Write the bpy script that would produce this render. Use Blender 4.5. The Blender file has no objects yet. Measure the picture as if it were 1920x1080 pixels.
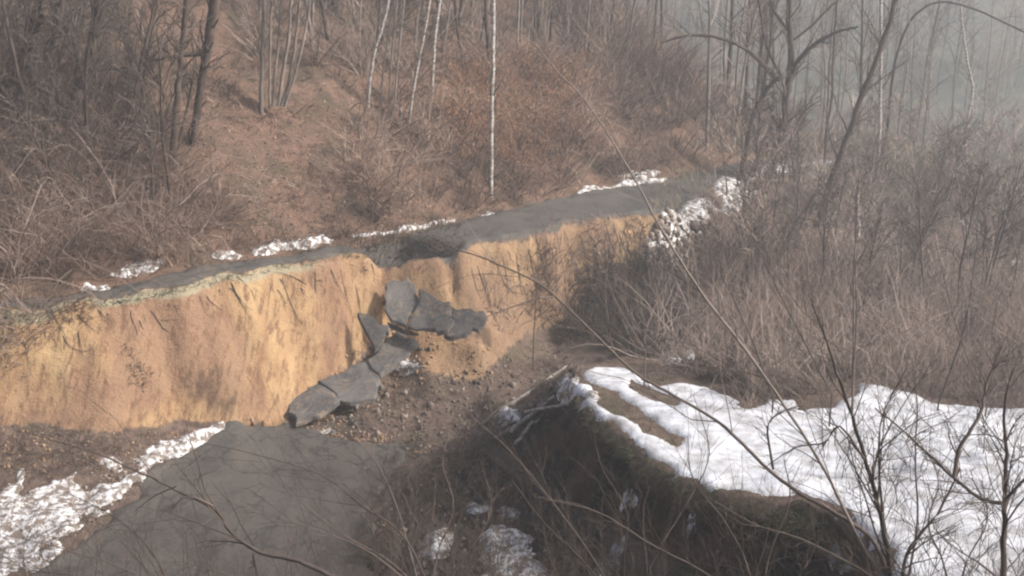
import bpy, math, random
import numpy as np
from mathutils import Vector
from mathutils.geometry import delaunay_2d_cdt
random.seed(7); RNG = np.random.default_rng(7)
R = math.radians
scene = bpy.context.scene
col = scene.collection

# ------------------------------------------------------------------ camera, sky, sun, exposure
CAM_Z, PITCH, F = 12.0, R(14.0), 1844.0          # F = focal length in pixels of the 1920 wide photograph
cam = bpy.data.objects.new('camera', bpy.data.cameras.new('camera')); col.objects.link(cam)
cam.location = (0, 0, CAM_Z); cam.rotation_euler = (R(90) - PITCH, 0, 0)
cam.data.sensor_width = 36; cam.data.lens = 36 * F / 1920
cam.data.clip_start = 0.1; cam.data.clip_end = 2000
scene.camera = cam
SUN_EL, SUN_AZ = R(36), R(100)                   # azimuth clockwise from +Y: the sun stands to the right
world = bpy.data.worlds.new('World'); scene.world = world; world.use_nodes = True
wn = world.node_tree.nodes; wl = world.node_tree.links
sky = wn.new('ShaderNodeTexSky'); sky.sky_type = 'NISHITA'; sky.sun_disc = False
sky.sun_elevation = SUN_EL; sky.sun_rotation = SUN_AZ; sky.dust_density = 4.0; sky.air_density = 1.0; sky.ozone_density = 1.0
wl.new(sky.outputs[0], wn['Background'].inputs[0]); wn['Background'].inputs[1].default_value = 0.14
sun = bpy.data.objects.new('sun', bpy.data.lights.new('sun', 'SUN')); col.objects.link(sun)
sun.data.energy = 4.2; sun.data.angle = R(4.0); sun.data.color = (1.0, 0.975, 0.95)
sd = Vector((math.sin(SUN_AZ) * math.cos(SUN_EL), math.cos(SUN_AZ) * math.cos(SUN_EL), math.sin(SUN_EL)))
sun.rotation_euler = sd.to_track_quat('Z', 'Y').to_euler()
scene.view_settings.view_transform = 'Standard'; scene.view_settings.look = 'None'
scene.view_settings.gamma = 1; scene.view_settings.exposure = 0.66
scene.cycles.filter_width = 2.2
scene.cycles.max_bounces = 5; scene.cycles.diffuse_bounces = 3; scene.cycles.glossy_bounces = 1
scene.cycles.transmission_bounces = 1; scene.cycles.volume_bounces = 2; scene.cycles.transparent_max_bounces = 4
scene.cycles.use_denoising = True

# ------------------------------------------------------------------ projection helpers
SP, CP = math.sin(PITCH), math.cos(PITCH)
def ray(u, v):
    a = (u - 960) / F; b = (540 - v) / F
    return np.array([a, CP + b * SP, -SP + b * CP])
def px(u, v, H):                                  # point on the sight line, H metres below the camera
    d = ray(u, v); t = H / -d[2]; return (d[0] * t, d[1] * t, CAM_Z - H)
def at(u, v, Y):                                  # point on the sight line at forward distance Y
    d = ray(u, v); t = Y / d[1]; return np.array([d[0] * t, Y, CAM_Z + d[2] * t])

# ------------------------------------------------------------------ value noise
_T = RNG.random((256, 256))
def vnoise(x, y):
    xi = np.floor(x).astype(int); yi = np.floor(y).astype(int); fx = x - xi; fy = y - yi
    fx = fx * fx * (3 - 2 * fx); fy = fy * fy * (3 - 2 * fy)
    a = _T[xi & 255, yi & 255]; b = _T[(xi + 1) & 255, yi & 255]; c = _T[xi & 255, (yi + 1) & 255]; d = _T[(xi + 1) & 255, (yi + 1) & 255]
    return (a * (1 - fx) + b * fx) * (1 - fy) + (c * (1 - fx) + d * fx) * fy
def fbm(x, y, o=4, s=1.0):
    x = np.asarray(x, float) * s; y = np.asarray(y, float) * s; r = 0; a = .5
    for i in range(o): r = r + a * (vnoise(x + 17.3 * i, y + 9.1 * i) - .5) * 2; x = x * 2.03; y = y * 2.03; a *= .5
    return r

# ------------------------------------------------------------------ terrain: break lines, then a fine grid draped over them
CREST = [px(*p) for p in [(-420,690,8.4),(-250,650,8.0),(0,585,7.5),(90,570,7.4),(160,556,7.35),(250,546,7.3),(340,531,7.2),(420,514,7.15),(500,498,7.1),(570,484,7.05),(640,472,7.0),(690,467,7),
    (730,466,7.0),(790,468,7.05),(850,462,7.0),(900,452,7),(960,440,7),(1080,413,7),(1150,403,7),(1200,396,7),(1250,392,7.05)]]
SHOULDER = [px(*p) for p in [(1250,392,7.05),(1310,366,7.05),(1360,342,7.0),(1480,314,7.0),(1700,292,7.0)]]
INNER = [px(*p) for p in [(-420,640,8.3),(-250,610,7.8),(0,572,7.45),(100,556,7.35),(200,537,7.25),(320,516,7.15),(420,501,7.1),(500,486,7.05),(560,474,7.0),(650,458,6.97),(760,440,6.95),(830,420,6.95),(900,402,6.95),(1000,381,6.95),(1070,366,6.95),(1140,353,6.95),
    (1240,342,6.95),(1340,318,6.9),(1450,301,6.9),(1700,280,6.9)]]
TOE = [px(*p) for p in [(-420,860,10.6),(-250,830,10.5),(0,800,10.45),(90,806,10.6),(180,812,10.8),(300,803,10.95),(440,797,11.2),(530,806,11.4),(590,740,11.0),(650,700,10.7),(690,655,10.25)]]
TOE2 = [px(*p) for p in [(1250,560,10.6),(1100,590,10.8),(1040,615,10.8),(960,650,10.8),(920,690,10.95)]]
MID = [px(*p) for p in [(722,534,8.5),(722,600,9.75),(742,622,9.95),(780,626,9.95),(860,628,9.95),(905,618,9.9),(905,590,9.4),(850,560,8.9),(790,535,8.5),(930,600,9.8),
    (780,634,10.0),(900,660,10.35),(790,660,10.4),(850,690,10.9),(915,700,11.0),(770,690,10.95),(700,740,11.35),(620,790,11.5),
    (760,560,9.0),(690,590,9.1),(640,650,9.9)]]
EDGE = [px(*p) for p in [(905,822,10.9),(940,795,10.4),(1000,748,9.6),(1040,712,9.0),(1078,685,8.6),(1085,715,8.65),(1092,745,8.7),(1110,775,8.6),(1150,812,8.55),(1200,850,8.5),(1245,882,8.45),(1290,908,8.4),(1360,925,8.35),(1430,942,8.3),(1500,932,8.3),(1570,950,8.25),(1640,1010,8.15),(1700,1090,8.0),(1790,1200,7.9)]]
EDGEB = [px(*p) for p in [(915,845,11.15),(960,868,11.1),(1000,905,11.0),(1040,950,10.85),(1080,990,10.7),(1140,1030,10.6),(1200,1065,10.5),(1265,1100,10.35),(1330,1125,10.25),(1420,1150,10.1),(1500,1170,10.0),(1590,1220,9.7),(1680,1310,9.2)]]
def ragged(L, step, amp, sc):                        # break a line into short uneven pieces
    o = []
    for a, b in zip(L[:-1], L[1:]):
        a = np.array(a); b = np.array(b); n = max(1, int(np.linalg.norm(b - a) / step)); t = (b - a) / (np.linalg.norm(b - a) + 1e-9); nn = np.array([-t[1], t[0], 0])
        for i in range(n):
            p = a + (b - a) * i / n; q = amp * (float(fbm(p[0] * 1.0 + 40, p[1] + 12, 4, sc)) * 1.3 + random.uniform(-.25, .25))
            o.append(tuple(p + nn * q))
    return o + [L[-1]]
CREST = ragged(CREST, .4, .28, .9); TOE = ragged(TOE, .5, .5, .6); TOE2 = ragged(TOE2, .5, .4, .6); EDGE = ragged(EDGE[:4], .4, .12, 1.0)[:-1] + ragged(EDGE[3:], .4, .22, 1.0)
P = []
lines = []
def add_line(L):
    i0 = len(P); P.extend(L); lines.extend([(i0 + i, i0 + i + 1) for i in range(len(L) - 1)])
add_line(CREST); P.extend(SHOULDER[1:]); add_line(INNER); add_line(TOE); add_line(TOE2); add_line(EDGE); add_line(EDGEB)
P.extend(MID)
P.extend([px(*p) for p in [
 # lowered carriageway and brown slip debris
 (600,850,11.6),(450,880,11.7),(300,900,11.75),(250,960,11.85),(100,1060,12.0),(-150,1080,12.1),(-400,1080,12.2),(400,1080,12.0),(620,1080,11.7),(760,1080,11.3),(900,1080,11.0),(700,900,11.6),(560,960,11.8),(850,840,11.3),
 (0,900,11.4),(250,862,11.4),(-250,900,11.4),(120,850,11.05),(120,930,11.7),
 (650,810,11.55),(800,760,11.45),(900,740,11.4),(980,700,11.3),(1040,665,11.25),(1000,730,11.35),(760,820,11.5),
 # top of the near block
 (1150,700,8.65),(1250,735,8.6),(1400,760,8.6),(1600,724,8.75),(1760,755,8.8),(1920,764,8.8),(2300,780,8.9),(1300,800,8.5),(1500,860,8.45),(1700,900,8.4),(1920,900,8.4),(1700,1080,8.15),(1920,1080,8.1),(2300,1080,8.2),(2300,900,8.4),
 # behind the block
 (1180,650,10.7),(1260,660,10.2),(1400,640,10.5),(1650,640,10.4),(1920,650,10.3),(2400,650,10.2),
 (1330,520,10.2),(1500,480,10.2),(1700,460,10.4),(1900,470,10.5),(2300,480,10.5),(1420,420,8.6),(1600,400,9.5),(1750,370,10.3),(1950,360,10.8),(1300,470,9.0),(1290,420,7.8),(1360,400,7.7),
 ]])
# spur of the hill and far ground, in metres
def W(x, y, z): P.append((x, y, z))
for (x, y, z) in [(12,70,10.2),(13.5,64,8.6),(9,58,8.5),(5,62,12.5),(16,66,6.2),(8,82,16),(18,84,6),(20,70,4),(-2,58,14.5),(-10,48,13.5),(-17,42,13.5),(-25,38,14.5),(-13,62,24),(-28,52,27),(-45,45,32),(-3,80,22),(-20,90,38),(-60,70,45),(-45,20,18),(-60,0,25),(-35,10,6),(-26,22,7.5),(-22,27,8.2),
    (-90,-12,30),(-90,60,48),(-90,160,48),(-40,160,45),(0,130,20),(0,170,34),(25,110,3),(30,140,8),(30,175,27),(60,90,1),(60,130,5),(60,175,24),(100,80,0),(100,120,3),(110,175,22),(170,-12,0),(170,60,0),(170,120,4),(170,180,24),(100,30,1),(60,40,1.4),(40,30,2.6),(30,60,1.6),(40,90,1.2),
    (0,-12,12),(0,0,10.3),(-12,-12,12),(15,-12,12),(60,-12,9),(-6,5,7.6),(6,5,7.6),(0,5,7.6),(-8,10,4.3),(0,10,4.3),(8,10,4.6),(16,10,4.6),(-16,10,3.2),(-9,15,1.6),(0,15,1.6),(-18,16,1.2),(-28,14,2),(-90,190,48),(0,190,40),(80,190,30),(170,190,28),(-30,0,9)]:
    W(x, y, z)
seen = {}; idx = []; PU = []
for p in P:
    k = (round(p[0], 3), round(p[1], 3))
    if k not in seen: seen[k] = len(PU); PU.append(p)
    idx.append(seen[k])
edges = [(idx[a], idx[b]) for a, b in lines if idx[a] != idx[b]]
vo, eo, fo, ov, oe, of = delaunay_2d_cdt([Vector(p[:2]) for p in PU], edges, [], 0, 1e-4)
VZ = [np.mean([PU[j][2] for j in o]) if o else None for o in ov]
for i, z in enumerate(VZ):
    if z is None:
        q = vo[i]; dd = sorted((math.hypot(p[0] - q.x, p[1] - q.y), p[2]) for p in PU)[:2]; VZ[i] = (dd[0][1] * dd[1][0] + dd[1][1] * dd[0][0]) / (dd[0][0] + dd[1][0] + 1e-9)
def axis(a, b, fa, fb, step, grow):
    c = list(np.arange(fa, fb, step)); s = step; x = c[-1]
    while x < b: s = min(s * grow, 2.0); x += s; c.append(min(x, b))
    s = step; x = c[0]; pre = []
    while x > a: s = min(s * grow, 2.0); x -= s; pre.append(max(x, a))
    return np.array(pre[::-1] + c)
GX = axis(-85, 165, -20, 16, 0.13, 1.06); GY = axis(-10, 188, 13, 46, 0.13, 1.05)
XX, YY = np.meshgrid(GX, GY, indexing='ij'); ZZ = np.full(XX.shape, np.nan)
for f in fo:
    a, b, c = [np.array([vo[i].x, vo[i].y, VZ[i]]) for i in f]
    i0, i1 = np.searchsorted(GX, [min(a[0], b[0], c[0]) - 1e-6, max(a[0], b[0], c[0]) + 1e-6]); j0, j1 = np.searchsorted(GY, [min(a[1], b[1], c[1]) - 1e-6, max(a[1], b[1], c[1]) + 1e-6])
    if i1 <= i0 or j1 <= j0: continue
    X = XX[i0:i1, j0:j1]; Y = YY[i0:i1, j0:j1]
    det = (b[1] - c[1]) * (a[0] - c[0]) + (c[0] - b[0]) * (a[1] - c[1])
    if abs(det) < 1e-9: continue
    w0 = ((b[1] - c[1]) * (X - c[0]) + (c[0] - b[0]) * (Y - c[1])) / det; w1 = ((c[1] - a[1]) * (X - c[0]) + (a[0] - c[0]) * (Y - c[1])) / det; w2 = 1 - w0 - w1
    m = (w0 >= -1e-6) & (w1 >= -1e-6) & (w2 >= -1e-6)
    ZZ[i0:i1, j0:j1][m] = (w0 * a[2] + w1 * b[2] + w2 * c[2])[m]
ZZ[np.isnan(ZZ)] = 0
for _ in range(3):                                   # soften the facets a little
    Z2 = ZZ.copy(); Z2[1:-1, 1:-1] = (ZZ[1:-1, 1:-1] * 2 + ZZ[2:, 1:-1] + ZZ[:-2, 1:-1] + ZZ[1:-1, 2:] + ZZ[1:-1, :-2]) / 6; ZZ = Z2

def seg_dist(X, Y, L, closed=False):
    D = np.full(np.shape(X), 1e9); n = len(L)
    for i in range(n if closed else n - 1):
        ax, ay = L[i][0], L[i][1]; bx, by = L[(i + 1) % n][0], L[(i + 1) % n][1]; dx, dy = bx - ax, by - ay
        t = np.clip(((X - ax) * dx + (Y - ay) * dy) / (dx * dx + dy * dy + 1e-12), 0, 1)
        D = np.minimum(D, np.hypot(X - ax - t * dx, Y - ay - t * dy))
    return D
def inside(X, Y, L):
    r = np.zeros(np.shape(X), bool); n = len(L)
    for i in range(n):
        x1, y1 = L[i][0], L[i][1]; x2, y2 = L[(i + 1) % n][0], L[(i + 1) % n][1]
        if y1 == y2: continue
        r ^= ((y1 > Y) != (y2 > Y)) & (X < (x2 - x1) * (Y - y1) / (y2 - y1) + x1)
    return r
def sdf(X, Y, L):                                    # positive inside
    d = seg_dist(X, Y, L, True); return np.where(inside(X, Y, L), d, -d)
CLAY = CREST + TOE2[0:] + [px(905,705,11), px(790,705,11.0), px(760,660,10.4)] + TOE[::-1]
ROAD = CREST + SHOULDER[1:] + INNER[::-1]
LOWER = [px(*p) for p in [(540,806,11.5),(640,815,11.55),(760,830,11.5),(740,900,11.5),(690,960,11.6),(700,1110,11.5),(560,1300,11.6),(0,1300,12.1),(60,1090,12.0),(130,1040,12.0),(200,965,11.85),(290,890,11.7),(390,830,11.5),(450,805,11.4)]]
dcl = sdf(XX, YY, CLAY); drd = sdf(XX, YY, ROAD); dlo = sdf(XX, YY, LOWER); dup = sdf(XX, YY, INNER + [(120,190,0),(-85,190,0),(-85,-5,0)])
BLOCK = EDGE[5:] + [px(*p) for p in [(2300,1080,8.2),(2300,780,8.9),(1920,764,8.8),(1760,755,8.8),(1600,724,8.75),(1400,740,8.6),(1250,715,8.6),(1150,690,8.6)]]
FACE = EDGE + EDGEB[::-1]
dbk = sdf(XX, YY, BLOCK); dfc = sdf(XX, YY, FACE)
NOOK = [px(*p) for p in [(800,850,11.2),(900,810,10.8),(1000,900,11),(1300,1150,10.2),(1500,1400,9.5),(680,1400,11),(650,1100,11.6),(700,960,11.6)]]
dnk = sdf(XX, YY, NOOK)
smooth = lambda a, b, x: (lambda t: t * t * (3 - 2 * t))(np.clip((x - a) / (b - a), 0, 1))
# roughness of the ground: rills on the scarp, lumps on the slip, gullies on the hill
along = XX * .78 + YY * .62; across = -XX * .62 + YY * .78
fc = smooth(-.1, .7, dcl)
ZZ += fc * (fc * 0 + .17 * fbm(along + .5 * across, across * .45, 5, .7) + .16 * fbm(XX, YY, 4, 1.3) + .16 * fbm(along + .3 * across, across * .5, 4, 3.2))
flat = smooth(.0, .5, drd) + smooth(-.1, .4, dlo)
hill = smooth(.3, 4, dup)
rest = np.clip(1 - fc - flat - hill, 0, 1)
ZZ += rest * (.22 * fbm(XX, YY, 4, .55) + .10 * fbm(XX, YY, 3, 2.3)) * np.where(dbk > 0, .35, 1)
ZZ += hill * (.8 * fbm(along, across * .45, 4, .16) + .35 * fbm(XX, YY, 4, .6) + .08 * fbm(XX, YY, 2, 3.))
ZZ -= smooth(0, .3, drd) * .10 + smooth(-.05, .25, dlo) * .08
ZZ += smooth(-.1, .5, dfc) * (.28 * fbm(XX * 1.5, YY, 4, 1.6))
ZZ += smooth(100, 150, YY) * 2.5 * fbm(XX, YY, 4, .05)
def H(x, y):
    x = np.asarray(x, float); y = np.asarray(y, float)
    i = np.clip(np.searchsorted(GX, x) - 1, 0, len(GX) - 2); j = np.clip(np.searchsorted(GY, y) - 1, 0, len(GY) - 2)
    fx = np.clip((x - GX[i]) / (GX[i + 1] - GX[i]), 0, 1); fy = np.clip((y - GY[j]) / (GY[j + 1] - GY[j]), 0, 1)
    return (ZZ[i, j] * (1 - fx) + ZZ[i + 1, j] * fx) * (1 - fy) + (ZZ[i, j + 1] * (1 - fx) + ZZ[i + 1, j + 1] * fx) * fy
TT = 4 * np.exp(np.linspace(0, math.log(46), 900))
def hit(u, v):                                       # first ground point on each sight line
    u = np.atleast_1d(np.asarray(u, float)); v = np.atleast_1d(np.asarray(v, float))
    a = (u - 960) / F; b = (540 - v) / F; dx = a; dy = CP + b * SP; dz = -SP + b * CP
    X = dx[:, None] * TT; Y = dy[:, None] * TT; Zr = CAM_Z + dz[:, None] * TT
    below = (Zr < H(X, Y)); k = np.argmax(below, 1); ok = below.any(1); k = np.where(ok, np.maximum(k, 1), len(TT) - 1)
    t0 = TT[k - 1]; t1 = TT[k]
    for _ in range(12):
        tm = (t0 + t1) / 2; bl = (CAM_Z + dz * tm) < H(dx * tm, dy * tm); t1 = np.where(bl, tm, t1); t0 = np.where(bl, t0, tm)
    x = dx * t1; y = dy * t1
    return np.stack([x, y, H(x, y)], 1)

# ------------------------------------------------------------------ mesh and object helpers
def tag(o, label=None, cat=None, group=None, kind=None):
    if label: o['label'] = label
    if cat: o['category'] = cat
    if group: o['group'] = group
    if kind: o['kind'] = kind
    return o
def mesh_np(name, V, Fq, mat, parent=None, attrs=None, smooth_=True):
    me = bpy.data.meshes.new(name); n = len(V); m, k = Fq.shape
    me.vertices.add(n); me.vertices.foreach_set('co', np.ascontiguousarray(V, np.float32).ravel())
    me.loops.add(m * k); me.loops.foreach_set('vertex_index', np.ascontiguousarray(Fq, np.int32).ravel())
    me.polygons.add(m); me.polygons.foreach_set('loop_start', np.arange(0, m * k, k, dtype=np.int32)); me.polygons.foreach_set('loop_total', np.full(m, k, np.int32))
    if smooth_: me.polygons.foreach_set('use_smooth', np.ones(m, bool))
    me.update(calc_edges=True)
    for an, av in (attrs or {}).items():
        at_ = me.attributes.new(an, 'FLOAT', 'POINT'); at_.data.foreach_set('value', np.ascontiguousarray(av, np.float32).ravel())
    me.materials.append(mat)
    o = bpy.data.objects.new(name, me); col.objects.link(o)
    if parent: o.parent = parent; o.matrix_parent_inverse = parent.matrix_world.inverted()
    return o
def empty(name, loc, label, cat, group=None):
    o = bpy.data.objects.new(name, None); col.objects.link(o); o.location = loc; o.empty_display_size = .2
    o.matrix_world = __import__('mathutils').Matrix.Translation(loc)
    return tag(o, label, cat, group)
def grid_faces(ni, nj):
    a = np.arange(ni * nj).reshape(ni, nj)
    return np.stack([a[:-1, :-1].ravel(), a[1:, :-1].ravel(), a[1:, 1:].ravel(), a[:-1, 1:].ravel()], 1)

# --- node materials
def sRGB(r, g, b): return tuple(((c / 255) / 12.92 if c / 255 < .04045 else ((c / 255 + .055) / 1.055) ** 2.4) for c in (r, g, b)) + (1,)
class NM:
    def __init__(s, name, rough=.9, spec=.2):
        s.m = bpy.data.materials.new(name); s.m.use_nodes = True; s.n = s.m.node_tree.nodes; s.l = s.m.node_tree.links
        s.b = s.n['Principled BSDF']; s.b.inputs['Roughness'].default_value = rough; s.b.inputs['Specular IOR Level'].default_value = spec
        s.g = s.n.new('ShaderNodeNewGeometry').outputs['Position']
    def noise(s, scale, detail=6, rough=.6, vec=None, stretch=None, rot=None):
        t = s.n.new('ShaderNodeTexNoise'); t.inputs['Scale'].default_value = scale; t.inputs['Detail'].default_value = detail; t.inputs['Roughness'].default_value = rough
        v = vec or s.g
        if stretch:
            mp = s.n.new('ShaderNodeMapping'); mp.inputs['Scale'].default_value = stretch
            if rot: mp.inputs['Rotation'].default_value = rot
            s.l.new(v, mp.inputs['Vector']); v = mp.outputs[0]
        s.l.new(v, t.inputs['Vector']); return t.outputs['Fac']
    def ramp(s, fac, stops):
        r = s.n.new('ShaderNodeValToRGB'); e = r.color_ramp.elements
        while len(e) < len(stops): e.new(.5)
        for i, (p, c) in enumerate(stops): e[i].position = p; e[i].color = c if len(c) == 4 else tuple(c) + (1,)
        s.l.new(fac, r.inputs[0]); return r.outputs[0]
    def mix(s, f, a, b, mode='MIX'):
        m = s.n.new('ShaderNodeMix'); m.data_type = 'RGBA'; m.blend_type = mode
        for sock, v in ((m.inputs[0], f), (m.inputs[6], a), (m.inputs[7], b)):
            if isinstance(v, (int, float)): sock.default_value = v
            elif isinstance(v, tuple): sock.default_value = v
            else: s.l.new(v, sock)
        return m.outputs[2]
    def attr(s, name):
        a = s.n.new('ShaderNodeAttribute'); a.attribute_name = name; return a.outputs['Fac']
    def math(s, op, a, b=0.0):
        m = s.n.new('ShaderNodeMath'); m.operation = op
        for i, v in enumerate((a, b)):
            if isinstance(v, (int, float)): m.inputs[i].default_value = v
            else: s.l.new(v, m.inputs[i])
        return m.outputs[0]
    def edge(s, mask, nz, k=.5, w=.06):                # mask with a ragged border
        r = s.n.new('ShaderNodeMapRange'); r.inputs[1].default_value = .5 - w; r.inputs[2].default_value = .5 + w
        s.l.new(s.math('ADD', mask, s.math('MULTIPLY', s.math('SUBTRACT', nz, .5), k)), r.inputs[0]); return r.outputs[0]
    def out(s, colr, bump=None, dist=.05, strength=.6):
        if isinstance(colr, tuple): s.b.inputs['Base Color'].default_value = colr
        else: s.l.new(colr, s.b.inputs['Base Color'])
        if bump is not None:
            bp = s.n.new('ShaderNodeBump'); bp.inputs['Strength'].default_value = strength; bp.inputs['Distance'].default_value = dist
            s.l.new(bump, bp.inputs['Height']); s.l.new(bp.outputs[0], s.b.inputs['Normal'])
        return s.m

def ground_mat():
    k = NM('ground', .95, .1)
    n1 = k.noise(.7); n2 = k.noise(4, 8, .7); n3 = k.noise(17, 6, .75)
    litter = k.mix(k.ramp(n2, [(.35, (0, 0, 0)), (.65, (1, 1, 1))]), (.055, .033, .026, 1), (.190, .104, .074, 1))
    litter = k.mix(k.ramp(n3, [(.42, (0, 0, 0)), (.62, (1, 1, 1))]), litter, (.20, .135, .095, 1))
    litter = k.mix(k.ramp(n1, [(.45, (0, 0, 0)), (.68, (1, 1, 1))]), litter, (.080, .062, .044, 1))
    rill = k.noise(1.0, 7, .65, stretch=(1.6, .35, .5), rot=(0, 0, R(-38.5)))
    rill2 = k.noise(4.5, 6, .7, stretch=(1.5, .3, .45), rot=(0, 0, R(-38.5)))
    clay = k.ramp(rill, [(.30, (.165, .090, .054)), (.42, (.32, .195, .105)), (.58, (.41, .270, .142)), (.75, (.36, .265, .150))])
    big = k.noise(.33, 3, .5)
    clay = k.mix(k.ramp(big, [(.44, (0, 0, 0)), (.60, (.75, .75, .75))]), clay, (.245, .145, .098, 1))
    clay = k.mix(k.ramp(rill2, [(.37, (.9, .9, .9)), (.50, (0, 0, 0))]), clay, (.170, .095, .058, 1))
    clay = k.mix(k.math('MULTIPLY', k.attr('dull'), k.ramp(k.noise(1.6, 7, .7), [(.40, (.25, .25, .25)), (.58, (1, 1, 1))])), clay, (.200, .135, .085, 1))
    clay = k.mix(k.ramp(n3, [(.5, (0, 0, 0)), (.75, (.35, .35, .35))]), clay, (.50, .37, .22, 1))
    clay = k.mix(k.edge(k.attr('lip'), n2, .8, .15), clay, (.33, .28, .19, 1))
    blot = k.noise(.55, 5, .6, stretch=(1.3, .5, .6), rot=(0, 0, R(-38.5)))
    clay = k.mix(k.ramp(blot, [(.64, (0, 0, 0)), (.70, (.8, .8, .8))]), clay, (.10, .065, .045, 1))
    soil = k.mix(k.ramp(n2, [(.35, (0, 0, 0)), (.65, (1, 1, 1))]), (.075, .052, .042, 1), (.185, .132, .102, 1))
    soil = k.mix(k.ramp(n1, [(.5, (0, 0, 0)), (.7, (.6, .6, .6))]), soil, (.085, .080, .045, 1))
    dark = k.mix(k.ramp(n2, [(.45, (0, 0, 0)), (.62, (1, 1, 1))]), (.014, .013, .009, 1), (.050, .036, .027, 1))  # near-black soil, with the shadow on the near bank painted into its colour
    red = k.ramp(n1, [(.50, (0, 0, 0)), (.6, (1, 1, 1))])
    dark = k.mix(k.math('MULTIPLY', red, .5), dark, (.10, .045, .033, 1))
    far = k.mix(n2, (.050, .062, .045, 1), (.105, .092, .075, 1))
    c = k.mix(k.edge(k.attr('litter'), n2), soil, litter)
    c = k.mix(k.edge(k.attr('clay'), n2, .7), c, clay)
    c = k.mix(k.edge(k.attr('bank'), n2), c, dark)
    c = k.mix(k.attr('far'), c, far)
    b = k.math('ADD', k.math('MULTIPLY', n2, 1.0), k.math('MULTIPLY', n3, .5))
    return k.out(c, b, .14, .8)
def asphalt_mat():
    k = NM('asphalt', .85, .3); n1 = k.noise(.5, 5); n2 = k.noise(6, 6, .7); n3 = k.noise(60, 3)
    c = k.mix(k.ramp(n1, [(.4, (0, 0, 0)), (.62, (1, 1, 1))]), (.060, .054, .048, 1), (.082, .074, .064, 1))
    c = k.mix(k.ramp(n2, [(.48, (0, 0, 0)), (.7, (.7, .7, .7))]), c, (.130, .098, .072, 1))
    n4 = k.noise(.9, 7, .7, stretch=(1, .4, 1), rot=(0, 0, R(35)))
    c = k.mix(k.ramp(n4, [(.47, (0, 0, 0)), (.60, (.5, .5, .5))]), c, (.120, .098, .078, 1))
    c = k.mix(k.ramp(n4, [(.36, (.7, .7, .7)), (.44, (0, 0, 0))]), c, (.040, .036, .032, 1))
    c = k.mix(k.ramp(n3, [(.35, (.5, .5, .5)), (.5, (0, 0, 0))]), c, (.05, .045, .04, 1))
    vo_ = k.n.new('ShaderNodeTexVoronoi'); vo_.feature = 'DISTANCE_TO_EDGE'; vo_.inputs['Scale'].default_value = .55
    wv = k.n.new('ShaderNodeTexNoise'); wv.inputs['Scale'].default_value = 1.3; wv.inputs['Detail'].default_value = 5; k.l.new(k.g, wv.inputs['Vector'])
    vm = k.n.new('ShaderNodeVectorMath'); vm.operation = 'MULTIPLY_ADD'; vm.inputs[1].default_value = (1.4, 1.4, 1.4); k.l.new(wv.outputs['Color'], vm.inputs[0]); k.l.new(k.g, vm.inputs[2]); k.l.new(vm.outputs[0], vo_.inputs['Vector'])
    c = k.mix(k.ramp(vo_.outputs['Distance'], [(.0, (.75, .75, .75)), (.022, (0, 0, 0))]), c, (.02, .018, .015, 1))
    return k.out(c, k.math('ADD', n3, k.math('MULTIPLY', n2, 2.0)), .02, .7)
def slab_mat():
    k = NM('broken_asphalt', .8, .3); n1 = k.noise(1.1, 5); n2 = k.noise(9, 6, .7)
    c = k.mix(k.ramp(n1, [(.4, (0, 0, 0)), (.62, (1, 1, 1))]), (.062, .060, .058, 1), (.11, .105, .098, 1))
    c = k.mix(k.ramp(n2, [(.48, (0, 0, 0)), (.64, (.75, .75, .75))]), c, (.17, .125, .09, 1))
    c = k.mix(k.ramp(k.noise(2.3, 7, .7), [(.55, (0, 0, 0)), (.62, (.8, .8, .8))]), c, (.20, .15, .105, 1))
    return k.out(c, n2, .02, .5)
def snow_mat():
    k = NM('snow', .7, .3); n1 = k.noise(2.2, 6, .6); n2 = k.noise(14, 4)
    c = k.mix(k.ramp(n1, [(.35, (0, 0, 0)), (.6, (1, 1, 1))]), (.34, .325, .315, 1), (.60, .60, .615, 1))
    c = k.mix(k.ramp(n2, [(.66, (0, 0, 0)), (.74, (.8, .8, .8))]), c, (.30, .24, .19, 1))
    k.b.inputs['Subsurface Weight'].default_value = 0
    return k.out(c, k.math('ADD', n1, k.math('MULTIPLY', n2, .3)), .08, .5)
def dirtysnow_mat():
    k = NM('dirty_snow', .8, .2); n1 = k.noise(5, 6, .7); n2 = k.noise(18, 4)
    c = k.mix(k.ramp(n1, [(.46, (0, 0, 0)), (.57, (1, 1, 1))]), (.17, .135, .11, 1), (.62, .61, .60, 1))
    return k.out(c, k.math('ADD', n1, k.math('MULTIPLY', n2, .4)), .1, .6)
def stem_mat(name, a, b, c3=None):
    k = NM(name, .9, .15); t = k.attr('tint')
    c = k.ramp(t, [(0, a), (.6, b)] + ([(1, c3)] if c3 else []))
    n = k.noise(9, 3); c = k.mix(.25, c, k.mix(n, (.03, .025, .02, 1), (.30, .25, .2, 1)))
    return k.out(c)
def birch_mat():
    k = NM('pale_bark', .8, .2); n = k.noise(3, 4, .6, stretch=(1, 1, 3)); 
    return k.out(k.ramp(n, [(.34, (.16, .13, .11)), (.50, (.32, .28, .25)), (.7, (.50, .46, .42))]))
def bark_mat():
    k = NM('dark_bark', .9, .15); n = k.noise(5, 5, .7, stretch=(1, 1, .3))
    return k.out(k.ramp(n, [(.3, (.028, .020, .016)), (.6, (.085, .062, .050)), (.8, (.14, .11, .09))]), n, .02, .5)
def greybark_mat():
    k = NM('grey_bark', .9, .15); n = k.noise(5, 5, .7, stretch=(1, 1, .3))
    return k.out(k.ramp(n, [(.3, (.09, .075, .062)), (.6, (.22, .185, .155)), (.8, (.34, .29, .25))]), n, .02, .5)
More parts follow.
